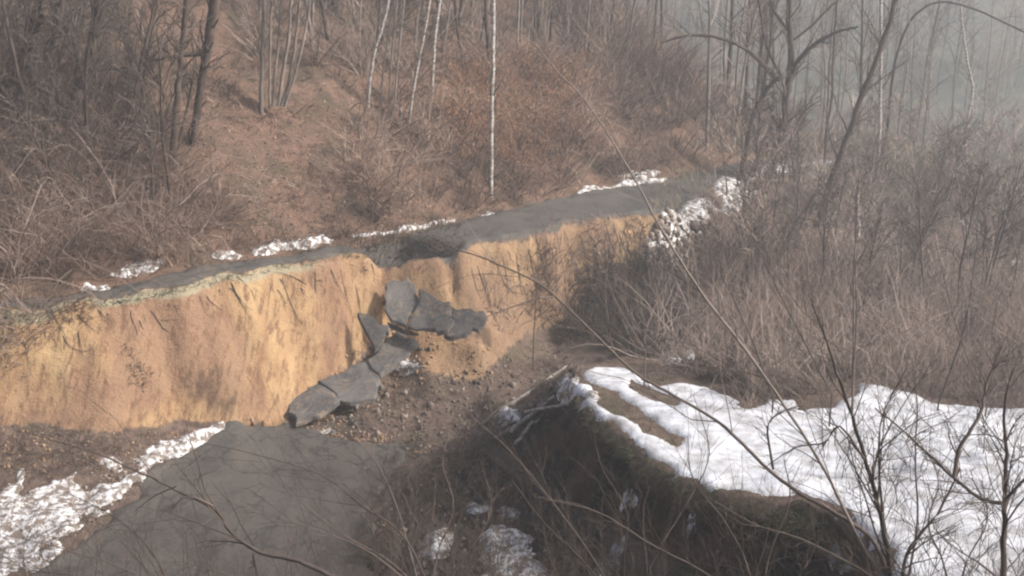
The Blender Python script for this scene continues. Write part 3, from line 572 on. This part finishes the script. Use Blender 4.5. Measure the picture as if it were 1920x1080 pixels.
# roots that hang out of the crest over the ochre face
rp = roots_px([(-60,600),(160,566),(340,545),(640,485),(700,490),(700,540),(500,545),(300,600),(-60,660)], 60)
rp2 = roots_px([(860,470),(1200,405),(1210,430),(1060,470),(880,520)], 40); rp = np.concatenate([rp, rp2])
K = 9; pts = np.zeros((len(rp), K, 3)); pts[:, 0] = rp; 
dr = np.stack([RNG.normal(.75, .6, len(rp)), RNG.normal(-.6, .5, len(rp))], 1); LL = .25 + 1.6 * RNG.random(len(rp)) ** 2
for k in range(1, K):
    dr = dr + RNG.normal(0, .18, dr.shape); dr /= np.linalg.norm(dr, axis=1, keepdims=True)
    pts[:, k, :2] = pts[:, k - 1, :2] + dr * (LL / K * .7)[:, None]; pts[:, k, 2] = H(pts[:, k, 0], pts[:, k, 1]) + .03
pts[:, :, 2] += np.linspace(0, .16, K)[None] * RNG.random((len(rp), 1))
rs = (pts, np.linspace(.016, .005, K)[None] * RNG.uniform(.4, 1.5, (len(rp), 1)))
tag(stems_obj('roots', [rs, twigs(*rs, 3, (.2, .4), .6, up=-.4, droop=.1)], M['dark']), 'fine dark roots hanging down the ochre scarp', kind='stuff')

# ------------------------------------------------------------------ clods and stones
def clods(name, label, poly, n, size, mat, patch=0.0):
    q = roots_px(poly, n, patch)
    ico = np.array([(0, 0, 1), (.89, 0, .45), (.28, .85, .45), (-.72, .53, .45), (-.72, -.53, .45), (.28, -.85, .45), (.72, .53, -.45), (-.28, .85, -.45), (-.89, 0, -.45), (-.28, -.85, -.45), (.72, -.53, -.45), (0, 0, -1)])
    f = np.array([(0,1,2),(0,2,3),(0,3,4),(0,4,5),(0,5,1),(1,6,2),(2,7,3),(3,8,4),(4,9,5),(5,10,1),(6,7,2),(7,8,3),(8,9,4),(9,10,5),(10,6,1),(11,7,6),(11,8,7),(11,9,8),(11,10,9),(11,6,10)])
    N = len(q); s = size[0] + (size[1] - size[0]) * RNG.random(N) ** 3
    V = ico[None] * RNG.uniform(.6, 1.3, (N, 12, 1)) * s[:, None, None] * RNG.uniform(.6, 1.3, (N, 1, 3)) + q[:, None] + np.array([0, 0, .2]) * s[:, None, None]
    Fa = (f[None] + (np.arange(N) * 12)[:, None, None]).reshape(-1, 3)
    return tag(mesh_np(name, V.reshape(-1, 3), Fa, M[mat], None, {'tint': np.repeat(RNG.random(N), 12)}, False), label, kind='stuff')
M['clod'] = stem_mat('clay_clods', (.20, .11, .06), (.36, .21, .11), (.46, .33, .2))
M['earth'] = stem_mat('earth_clods', (.05, .035, .028), (.13, .09, .068), (.28, .23, .19))
clods('clay_clods', 'ochre clay clods fallen to the foot of the scarp', [(-60,800),(180,815),(440,800),(560,810),(560,840),(300,830),(250,860),(-60,890)], 500, (.01, .055), 'clod')
clods('clay_clods', 'ochre clods around the yellow mound and the slabs', [(640,640),(780,630),(930,640),(930,720),(760,720),(620,820),(560,810)], 350, (.01, .07), 'clod')
clods('earth_clods', 'brown soil clods over the slip debris', [(560,820),(700,740),(1040,640),(1080,690),(900,840),(760,860)], 1500, (.01, .07), 'earth')
clods('earth_clods', 'dark clods and leaves strewn over the sunken road', [(60,1080),(450,810),(760,830),(700,1080)], 900, (.008, .05), 'earth', .5)
clods('leaf_litter', 'dark bits and leaves lying on the snow field', [(1120,770),(1180,700),(1920,770),(1920,1080),(1640,1010)], 700, (.008, .035), 'earth', .5)
clods('asphalt_crumbs', 'grey asphalt crumbs round the broken slabs', [(560,800),(600,740),(720,640),(720,560),(900,620),(800,660),(700,780),(640,830)], 260, (.02, .12), 'slab')
clods('earth_clods', 'dark soil clods below the near bank', [(700,900),(1000,850),(1080,980),(1300,1100),(700,1100)], 700, (.015, .08), 'earth')
clods('clay_clods', 'small clods and stones stuck in the ochre face', [(0,620),(640,500),(690,520),(640,680),(520,790),(0,790)], 130, (.008, .04), 'clod', .55)
clods('clay_clods', 'ochre clods smeared over the upper rim of the sunken road', [(430,805),(560,798),(760,815),(800,850),(640,850),(480,830)], 1500, (.006, .05), 'clod', .3)
clods('soil_lumps', 'brown lumps of slipped soil below the slabs', [(560,800),(700,720),(780,690),(960,700),(1000,740),(860,830),(680,830)], 160, (.04, .13), 'earth')
clods('clay_lumps', 'ochre lumps fallen below the scarp', [(440,800),(600,740),(700,660),(900,640),(930,700),(780,700),(620,820)], 90, (.03, .12), 'clod')
clods('earth_clods', 'dark bits of soil lying on the left margin snow', [(-60,900),(250,860),(420,810),(330,870),(200,960),(60,1090),(-60,1090)], 900, (.01, .07), 'earth', .5)
clods('rubble', 'pale rubble at the right end of the scarp', [(1200,480),(1240,400),(1340,380),(1340,430),(1280,510)], 500, (.04, .2), 'earth')
clods('leaf_litter', 'loose dead leaves and clods on the bare hillside', [(330,100),(900,60),(1200,150),(1240,330),(700,430),(420,480),(330,330)], 5000, (.015, .06), 'brown')

# ------------------------------------------------------------------ trees
def smooth_line(pp, k=5):
    pp = np.array(pp, float); n = len(pp)
    if n < 3: return np.array([pp[0] + (pp[-1] - pp[0]) * t for t in np.linspace(0, 1, k * 2)])
    out = []; e = np.vstack([2 * pp[0] - pp[1], pp, 2 * pp[-1] - pp[-2]])
    for i in range(n - 1):
        p0, p1, p2, p3 = e[i:i + 4]
        for t in np.arange(k) / k: out.append(.5 * (2 * p1 + (p2 - p0) * t + (2 * p0 - 5 * p1 + 4 * p2 - p3) * t * t + (3 * p1 - p0 - 3 * p2 + p3) * t ** 3))
    out.append(pp[-1]); return np.array(out)
def line3(trace, Y, dY=0.0, wob=.0):
    n = len(trace); P3 = [at(u, v, Y + dY * i / max(1, n - 1)) for i, (u, v) in enumerate(trace)]
    L = smooth_line(P3)
    if wob: L[1:] += RNG.normal(0, wob, L[1:].shape)
    return L
def base_Y(trace):
    return float(hit([trace[0][0]], [trace[0][1]])[0][1])
def make_tree(name, label, cat, stems, mat, ntw=14, twl=(.15, .35), group=None, Y=None, tmat=None, sub=3, lo=.3, ang=.8, part='trunk', sides=7, up=.25, boughs='branches', rr=.35):
    """stems: list of (pixel trace from the base up, base radius, tip radius, dY)"""
    Y = Y or base_Y(stems[0][0]); lines3 = [line3(t, Y, dy, r0 * .12) for t, r0, r1, dy in stems]
    b = lines3[0][0].copy(); gz = float(H(b[0], b[1]))
    root = empty(name, (b[0], b[1], min(b[2], gz + .1)), label, cat, group)
    gs = []
    for i, (L, (t, r0, r1, dy)) in enumerate(zip(lines3, stems)):
        if i == 0 and L[0][2] > gz - .1: L = np.vstack([[L[0][0], L[0][1], gz - .15], L])
        rad = np.linspace(r0, r1, len(L)); 
        stems_obj(part if i == 0 or r0 > stems[0][1] * .5 else 'limb', [(L[None], rad[None])], mat, root, sides)
        # the tree goes on above the picture
        n_ = ntw if part == 'stem' else max(3, int(ntw * min(1, np.linalg.norm(L[-1] - L[0]) / 6)))
        T = twigs(L[None], rad[None], n_, twl, ang, lo=lo, K=6, up=up, rr=rr); T = (T[0], np.minimum(np.maximum(T[1], .006 * Y / 30), r0 * .6)); gs.append(T)
        if sub:
            T2 = twigs(*T, sub, (.3, .6), .7, K=5, rr=.7, up=.15); gs.append(T2); gs.append(twigs(*T2, 2, (.3, .6), .7, K=4, rr=.8, up=.1))
    if gs: stems_obj(boughs, gs, tmat or M['dark'], root)
    return root
B, G, BI = M['bark'], M['gbark'], M['birch']
make_tree('tree', 'dark trunk leaning right, second from the left margin', 'tree', [([(112,250),(130,205),(150,160),(165,110),(178,60),(192,-30),(200,-90)], .20, .14, 0)], B)
make_tree('tree', 'dark slim trunk left of the forked trunk on the hill', 'tree', [([(322,318),(328,240),(334,160),(342,90),(352,-30)], .13, .09, 0)], B)
make_tree('tree', 'dark trunk with thick top and a long level dead limb', 'tree', [([(362,270),(370,215),(380,150),(388,100),(398,30),(408,-40)], .13, .19, 0), ([(384,100),(340,104),(290,112),(240,126),(180,132)], .09, .03, -.6), ([(352,268),(358,235),(385,190)], .05, .03, 0)], B)
make_tree('tree', 'leftmost leaning dark trunk at the picture margin', 'tree', [([(-10,235),(15,180),(45,115),(72,40),(92,-30)], .20, .15, 0), ([(30,150),(70,110),(110,85)], .06, .03, 0)], B)
make_tree('tree', 'thin crooked dark trunk beside the left margin', 'tree', [([(60,300),(55,220),(30,120),(8,20),(0,-40)], .08, .05, 0)], B)
make_tree('tree', 'thick dark leaning trunk between the margin trunk and the tall second one', 'tree', [([(70,190),(88,130),(108,60),(122,-40)], .16, .12, 0), ([(95,110),(60,60),(40,-20)], .06, .04, 0)], B)
make_tree('tree', 'clump of tall pale stems above the bare slope', 'tree', [([(490,212),(491,150),(494,60),(495,-40)], .10, .07, 0),
    ([(512,200),(516,140),(524,60),(530,-40)], .07, .05, .3), ([(522,200),(530,140),(542,60),(548,-40)], .08, .06, .2), ([(528,200),(544,140),(556,60),(566,-40)], .07, .05, .5), ([(534,200),(556,130),(574,50),(586,-40)], .06, .04, .2), ([(505,204),(506,120),(508,30),(512,-40)], .05, .04, -.2)], G, 8, lo=.5, sub=2)
make_tree('tree', 'pale thin trunk curving right at the hilltop', 'tree', [([(690,200),(694,150),(704,90),(720,40),(738,-40)], .08, .06, 0)], BI, 8, lo=.5, sub=2)
for k, (a, b, lab) in enumerate([((712,208),(742,-40),'slender grey trunk just right of the curving pale one'), ((728,215),(748,-40),'straight slender grey trunk in the middle of the hilltop row'), ((738,225),(762,-40),'thin grey trunk next to the short pale stub')]):
    make_tree('tree', lab, 'tree', [([a, ((a[0] * .6 + b[0] * .4) - 2, a[1] * .6 + b[1] * .4), b], .05, .035, 0)], G, 6, lo=.5, sub=2)
make_tree('tree', 'pale trunk leaning right beside the hilltop birch', 'tree', [([(765,240),(772,190),(784,120),(798,50),(812,-40)], .07, .05, 0)], BI, 8, lo=.5, sub=2)
make_tree('tree', 'pale bright upper trunk standing highest on the hilltop', 'tree', [([(810,170),(813,110),(818,50),(830,-40)], .09, .07, 0)], BI, 8, lo=.5, sub=2)
make_tree('stump', 'short pale broken stub between slender hilltop trunks', 'stump', [([(752,240),(751,200)], .07, .06, 0)], BI, 2, sub=0)
make_tree('tree', 'tall straight white trunk like a pole above the road', 'tree', [([(921,370),(921,300),(922,200),(924,100),(926,-60)], .095, .085, 0)], BI, 10, (.06, .16), lo=.55, sub=2)
make_tree('tree', 'large dark forked tree behind the bend of the road', 'tree', [([(1438,340),(1452,290),(1466,240),(1474,180),(1482,120),(1480,40),(1478,-60)], .27, .14, 0),
    ([(1385,380),(1392,320),(1400,270),(1412,215),(1440,165),(1458,145)], .16, .12, -1.5), ([(1462,150),(1430,120),(1395,90),(1350,72),(1290,66),(1240,80)], .14, .05, -1.0),
    ([(1484,140),(1500,110),(1530,80),(1570,60),(1610,50)], .14, .05, -1), ([(1468,150),(1440,95),(1430,50),(1420,-20)], .08, .05, 1), ([(1480,80),(1520,50),(1560,10),(1600,-20)], .07, .04, .5), ([(1480,60),(1450,20),(1436,-40)], .07, .04, .5)], B, 16, (.2, .4))
make_tree('tree', 'dark trunk leaning right beyond the white stub', 'tree', [([(1530,425),(1545,380),(1565,320),(1590,255),(1608,200),(1640,120),(1668,40),(1690,-50)], .19, .11, 0), ([(1608,200),(1618,160),(1640,140)], .05, .03, 0)], B, 16)
make_tree('tree', 'thin dark tree arching right at the top corner', 'tree', [([(1545,310),(1550,240),(1560,180),(1562,100),(1570,0),(1572,-40)], .08, .05, 0)], B, 14)
make_tree('tree', 'arched bare tree bending over the top right corner', 'tree', [([(1660,300),(1668,200),(1680,110),(1710,35),(1760,4),(1830,18),(1920,60),(1980,90)], .10, .05, 0)], B, 14, (.12, .25), sub=3)
make_tree('tree', 'white straight birch right of the leaning dark trunk', 'tree', [([(1640,360),(1646,300),(1650,220),(1651,120),(1652,-50)], .11, .08, 0), ([(1620,225),(1628,180),(1648,145)], .04, .03, 0)], BI, 10, lo=.5, sub=2)
make_tree('tree', 'white kinked birch farthest to the right', 'tree', [([(1812,340),(1811,270),(1816,215),(1824,170),(1815,120),(1806,60),(1796,-40)], .11, .07, 0), ([(1824,170),(1834,160)], .04, .02, 0)], BI, 10, lo=.5, sub=2)
make_tree('stump', 'bright white broken stub standing in the right thicket', 'stump', [([(1609,432),(1608,400),(1606,363)], .10, .09, -.5)], BI, 2, sub=0, Y=float(hit([1560], [470])[0][1]) - 3)
# upright trunks that fade into the mist: the same few trees over and over
def copy_tree(root, loc, s, rz):
    r = root.copy(); col.objects.link(r); r.location = loc; r.rotation_euler = (0, 0, rz); r.scale = (s, s, s)
    for ch in [c for c in root.children]:
        c = ch.copy(); col.objects.link(c); c.parent = r; c.matrix_parent_inverse = ch.matrix_parent_inverse.copy()
    return r
def generic(h, r, mat, label, group, cat='tree', lean=.06, nt=18, fork=True):
    root = empty(cat, (0, 0, 0), label, cat, group)
    s = grow(np.array([[0, 0, -.3]]), np.array([[random.uniform(-lean, lean), random.uniform(-lean, lean), 1]]), np.array([h]), np.array([r]), 12, .045, 0, .25); gs = []
    stems_obj('trunk', [s], mat, root, 6)
    L = [s]
    if fork:
        f = twigs(*s, 3, (.4, .6), .35, lo=.3, K=9, wob=.08, rr=.7); L.append(f)
    for q in L:
        t = twigs(*q, nt if q is s else 7, (.18, .38), .85, lo=.3, K=6, rr=.4); t = (t[0], np.maximum(t[1], .012)); gs.append(t); t2 = twigs(*t, 4, (.3, .6), .7, K=5, rr=.7); t2 = (t2[0], np.maximum(t2[1], .009)); gs.append(t2)
    if fork: gs.append(f)
    stems_obj('branches', gs, M['dark'] if mat is B else M['grey'], root)
    return root
def far_trees(spots, protos, label, group, hs):
    used = set()
    for i, (u, v) in enumerate(spots):
        q = hit([u], [v])[0]
        if q[1] > 183: continue
        p = protos[i % len(protos)]; s = random.uniform(*hs)
        if p.name in used: r = copy_tree(p, tuple(q), s, random.uniform(0, 6.28))
        else: used.add(p.name); r = p; r.location = tuple(q); r.scale = (s, s, s)
        r['label'] = label; r['group'] = group
gA = [generic(13, .12, B, 'x', 'x') for _ in range(3)] + [generic(13, .10, G, 'x', 'x', fork=False) for _ in range(3)]
far_trees([(random.uniform(1290, 1960), random.uniform(100, 290)) for _ in range(85)] + [(random.uniform(1230, 1960), random.uniform(-10, 105)) for _ in range(75)], gA, 'bare grey tree fading into the mist on the right slope', 'misty trees on the right slope', (.8, 1.3))
gB = [generic(12, .10, B, 'x', 'x', lean=.1) for _ in range(2)] + [generic(12, .08, G, 'x', 'x', fork=False, lean=.1) for _ in range(3)]
far_trees([(random.uniform(560, 1300), random.uniform(-20, 130)) for _ in range(72)], gB, 'slender bare tree in the wood along the hilltop', 'slender trees along the hilltop', (.7, 1.2))
gC = [generic(5, .045, B, 'x', 'x', 'sapling', lean=.15) for _ in range(3)] + [generic(5.5, .035, G, 'x', 'x', 'sapling', lean=.2) for _ in range(2)]
far_trees([(random.uniform(1330, 1950), random.uniform(330, 600)) for _ in range(100)], gC, 'thin bare sapling standing in the right thicket', 'saplings in the right thicket', (.6, 1.25))
gD = [generic(5, .05, B, 'x', 'x', 'sapling', lean=.2) for _ in range(3)]
far_trees([(random.uniform(-60, 330), random.uniform(40, 420)) for _ in range(34)], gD, 'thin bare sapling standing in the left thicket', 'saplings in the left thicket', (.7, 1.3))
for o in list(bpy.data.objects):
    if o.get('label') == 'x':
        for c in list(o.children): bpy.data.objects.remove(c)
        bpy.data.objects.remove(o)
gE = [generic(12, .16, B, 'x', 'x', lean=.03) for _ in range(3)]
far_trees([(1180,60),(1212,75),(1240,95),(1275,110),(1128,40),(1150,30),(1090,30),(1050,40),(1010,45)], gE, 'straight misty trunk on the spur at the top centre', 'misty trunks on the spur', (.8, 1.1))

# ------------------------------------------------------------------ shrubs close to the camera
def near_shrub(label, stems, Y, mat='near', ntw=10, twl=(.2, .45), sub=3, name='shrub', lo=.12, ang=.6):
    return make_tree(name, label, 'shrub', stems, M[mat], ntw, twl, Y=Y, tmat=M[mat], sub=sub, lo=lo, ang=ang, part='stem', sides=5, up=.12, boughs='twigs', rr=.45)
near_shrub('large many stemmed bare shrub before the snow field', [
    ([(1690,1150),(1668,1060),(1650,960),(1625,870),(1598,780),(1570,700),(1550,640),(1520,560)], .045, .010, .5),
    ([(1690,1150),(1700,1040),(1760,960),(1800,880)], .03, .010, -.5),
    ([(1655,960),(1648,860),(1655,780),(1700,690)], .02, .006, .6),
    ([(1620,860),(1575,800),(1545,830),(1490,840),(1430,880)], .018, .006, .2),
    ([(1450,880),(1440,800),(1470,770),(1510,760)], .018, .006, .2),
    ([(1700,1100),(1720,980),(1716,860),(1720,760),(1712,700)], .018, .006, .3),
    ([(1660,1100),(1600,1060),(1500,1010),(1420,985),(1340,940)], .022, .006, -.3),
    ([(1598,780),(1600,700),(1606,600),(1605,500),(1615,430)], .016, .005, 1.5)], 12.0, ntw=16)
near_shrub('two long slender stems slanting up left over the whole slip', [
    ([(1685,1150),(1640,1020),(1570,965),(1500,925),(1440,880),(1380,820),(1330,780),(1250,735),(1180,690),(1100,612),(1040,556),(990,520),(900,482),(850,465),(800,440)], .034, .008, 3),
    ([(1680,1120),(1610,1010),(1545,880),(1470,760),(1400,660),(1330,570),(1280,495),(1232,415),(1195,345),(1160,285),(1130,236),(1090,180),(1045,135),(1005,85)], .024, .008, 3.5),
    ([(1040,556),(1000,562),(950,580),(900,598)], .012, .005, 0)], 12.0, mat='cane', ntw=14, twl=(.08, .25))
near_shrub('bare forked shrub nearest the right margin on snow', [
    ([(1880,1150),(1882,1040),(1884,940),(1886,850),(1884,760),(1900,690)], .045, .010, .5),
    ([(1884,945),(1840,935),(1790,898),(1745,855),(1690,805),(1640,765)], .028, .008, .3),
    ([(1788,896),(1800,840),(1838,775),(1850,720),(1880,650)], .030, .010, .6),
    ([(1884,940),(1905,915),(1940,880)], .024, .010, 0), ([(1886,830),(1850,815),(1780,820)], .012, .004, 0), ([(1886,830),(1905,790),(1940,760)], .012, .005, 0)], 11.0, ntw=14)
near_shrub('low branch with crooked spurs across the sunken road', [
    ([(700,1130),(630,1085),(560,1052),(490,1036),(440,1004),(400,955),(330,918),(250,880),(180,850),(60,815)], .045, .006, 1),
    ([(400,950),(372,936),(340,935),(318,965)], .018, .006, 0), ([(475,1040),(485,1090)], .02, .01, 0), ([(400,955),(370,920),(330,870)], .012, .004, .3), ([(330,912),(290,930),(250,960)], .010, .004, .3)], 13.0, ntw=9)
specs = [('thin bare shrub at the bottom left of the sunken road', [([(330,1160),(300,1060),(230,980),(120,920)], .016, .004, 1), ([(330,1160),(260,1080),(120,1030),(0,1000)], .014, .004, 1), ([(340,1160),(180,1090),(60,1070),(-40,1060)], .012, .004, 0)], 13),
 ('bare sapling sprays crossing the middle of the sunken road', [([(830,1160),(760,1010),(680,950),(600,890),(470,850),(380,830)], .018, .004, 1), ([(830,1160),(740,1060),(640,1000),(540,920),(470,840)], .016, .004, 1), ([(840,1160),(700,1040),(580,990),(440,950)], .014, .004, .5)], 13),
 ('bare shrub with upright twigs at the bottom centre', [([(800,1160),(770,1040),(740,940),(700,860),(640,800)], .020, .005, 1), ([(800,1160),(820,1040),(850,950),(830,870),(845,800)], .018, .005, 1), ([(800,1160),(860,1060),(920,960),(900,860)], .018, .005, 1)], 13.5),
 ('bare shrub rising before the dark bank', [([(1180,1170),(1170,1060),(1175,960),(1130,880),(1110,800)], .016, .005, 1), ([(1180,1170),(1230,1040),(1290,940),(1330,850),(1300,740)], .018, .005, 1), ([(1180,1170),(1100,1060),(1020,980),(960,900)], .016, .005, .5), ([(1190,1170),(1080,1000),(960,850),(860,760)], .014, .004, 1)], 12.5),
 ('bare low shrub between dark bank and large shrub', [([(1430,1170),(1400,1060),(1360,980),(1300,900),(1290,820)], .020, .005, 1), ([(1430,1170),(1440,1050),(1480,940),(1470,860)], .018, .005, 1), ([(1430,1170),(1330,1080),(1220,1020),(1120,960),(1000,930)], .016, .004, .5), ([(1430,1170),(1500,1080),(1540,1000)], .016, .005, 0)], 11.5),
 ('bare twiggy shrub at the bottom right on the snow', [([(1790,1170),(1770,1060),(1740,980),(1760,900),(1720,820)], .018, .005, 1), ([(1790,1170),(1810,1060),(1850,980),(1840,900)], .016, .005, .5), ([(1790,1170),(1700,1080),(1640,1000)], .016, .005, .5), ([(1795,1170),(1860,1100),(1930,1020)], .016, .005, .5)], 11.5)]
for lab, st, Y in specs: near_shrub(lab, st, Y, ntw=12)
# tall thin saplings between the thicket and the snow field
for k, (b, t, Y, lab) in enumerate([((1210,660),(1120,470),24,'thin sapling leaning left before the dark brush'), ((1600,730),(1610,330),22,'tall upright sapling at the back of the snow field'), ((1450,745),(1330,470),22,'sapling leaning left behind the notch in the snow'),
    ((1560,740),(1400,420),21,'long slanting sapling by the back rim of the snow'), ((1760,755),(1830,470),22.5,'sapling leaning right at the back rim of the snow'), ((1850,760),(1760,480),22,'left leaning sapling near the right end of the snow rim'), ((1180,640),(1150,420),30,'thin upright sapling in front of the scarp end'), ((1000,640),(1010,480),33,'short curved sapling growing before the ochre scarp')]):
    m_ = ((b[0] + t[0]) / 2 + random.uniform(-15, 15), (b[1] + t[1]) / 2)
    make_tree('sapling', lab, 'sapling', [([b, m_, t], .022, .007, 0)], M['near'], 12, (.2, .4), Y=Y, tmat=M['near'], sub=2, lo=.2, part='stem', sides=5, boughs='twigs', ang=.5)

# poles and logs left on the crest of the near block
def log(a, b, r, label, mat='gbark'):
    A = hit([a[0]], [a[1]])[0] + np.array([0, 0, r * .9]); Bq = hit([b[0]], [b[1]])[0] + np.array([0, 0, r * .9])
    L = np.array([A + (Bq - A) * t for t in np.linspace(0, 1, 9)]); L[:, 2] = np.maximum(L[:, 2], H(L[:, 0], L[:, 1]) + r * .5); L += RNG.normal(0, r * .15, L.shape)
    V, Fa, T = tubes([(L[None], np.linspace(r, r * .7, 9)[None])], 8)
    return tag(mesh_np('log', V, Fa, M[mat], None, {'tint': T}), label, 'log', 'weathered poles on the near crest')
log((925,790), (1062,690), .07, 'weathered log along the top of the near crest')
log((958,812), (1040,745), .06, 'pale pole low on the near crest, rightmost end', 'birch')
log((965,835), (1010,790), .05, 'short pale pole nearest the dark hollow', 'birch')
log((1010,765), (1072,712), .06, 'grey pole half across the tip of the near crest')
log((985,775), (1068,760), .05, 'pale thin pole lying level at the rim of the dark hollow', 'birch')
log((930,825), (985,790), .06, 'thick grey log end just above the lower left crest foot')
log((900,800), (960,760), .05, 'short weathered log at the left foot of the crest')

# ------------------------------------------------------------------ the mist
hb = bpy.data.meshes.new('haze'); x0, x1, y0, y1, z0, z1 = -90, 172, -16, 195, -6, 60
zmax = max((o.matrix_world @ Vector(c)).z for o in bpy.data.objects if o.type == 'MESH' for c in o.bound_box) + 1; z1 = zmax
hb.from_pydata([(x, y, z) for z in (z0, z1) for x, y in ((x0, y0), (x1, y0), (x1, y1), (x0, y1))], [], [(3, 2, 1, 0), (4, 5, 6, 7), (0, 1, 5, 4), (1, 2, 6, 5), (2, 3, 7, 6), (3, 0, 4, 7)])
haze = bpy.data.objects.new('haze', hb); col.objects.link(haze); tag(haze, 'thin bright winter mist over the whole valley', kind='stuff')
hm = bpy.data.materials.new('haze'); hm.use_nodes = True; hn = hm.node_tree.nodes; hn.remove(hn['Principled BSDF'])
pv = hn.new('ShaderNodeVolumePrincipled'); pv.inputs['Color'].default_value = (.93, .96, .97, 1); pv.inputs['Density'].default_value = .0019; pv.inputs['Anisotropy'].default_value = .2
hm.node_tree.links.new(pv.outputs[0], hn['Material Output'].inputs['Volume']); hb.materials.append(hm)
print('zmax', zmax, 'verts', sum(len(m.vertices) for m in bpy.data.meshes), 'objs', len(bpy.data.objects))
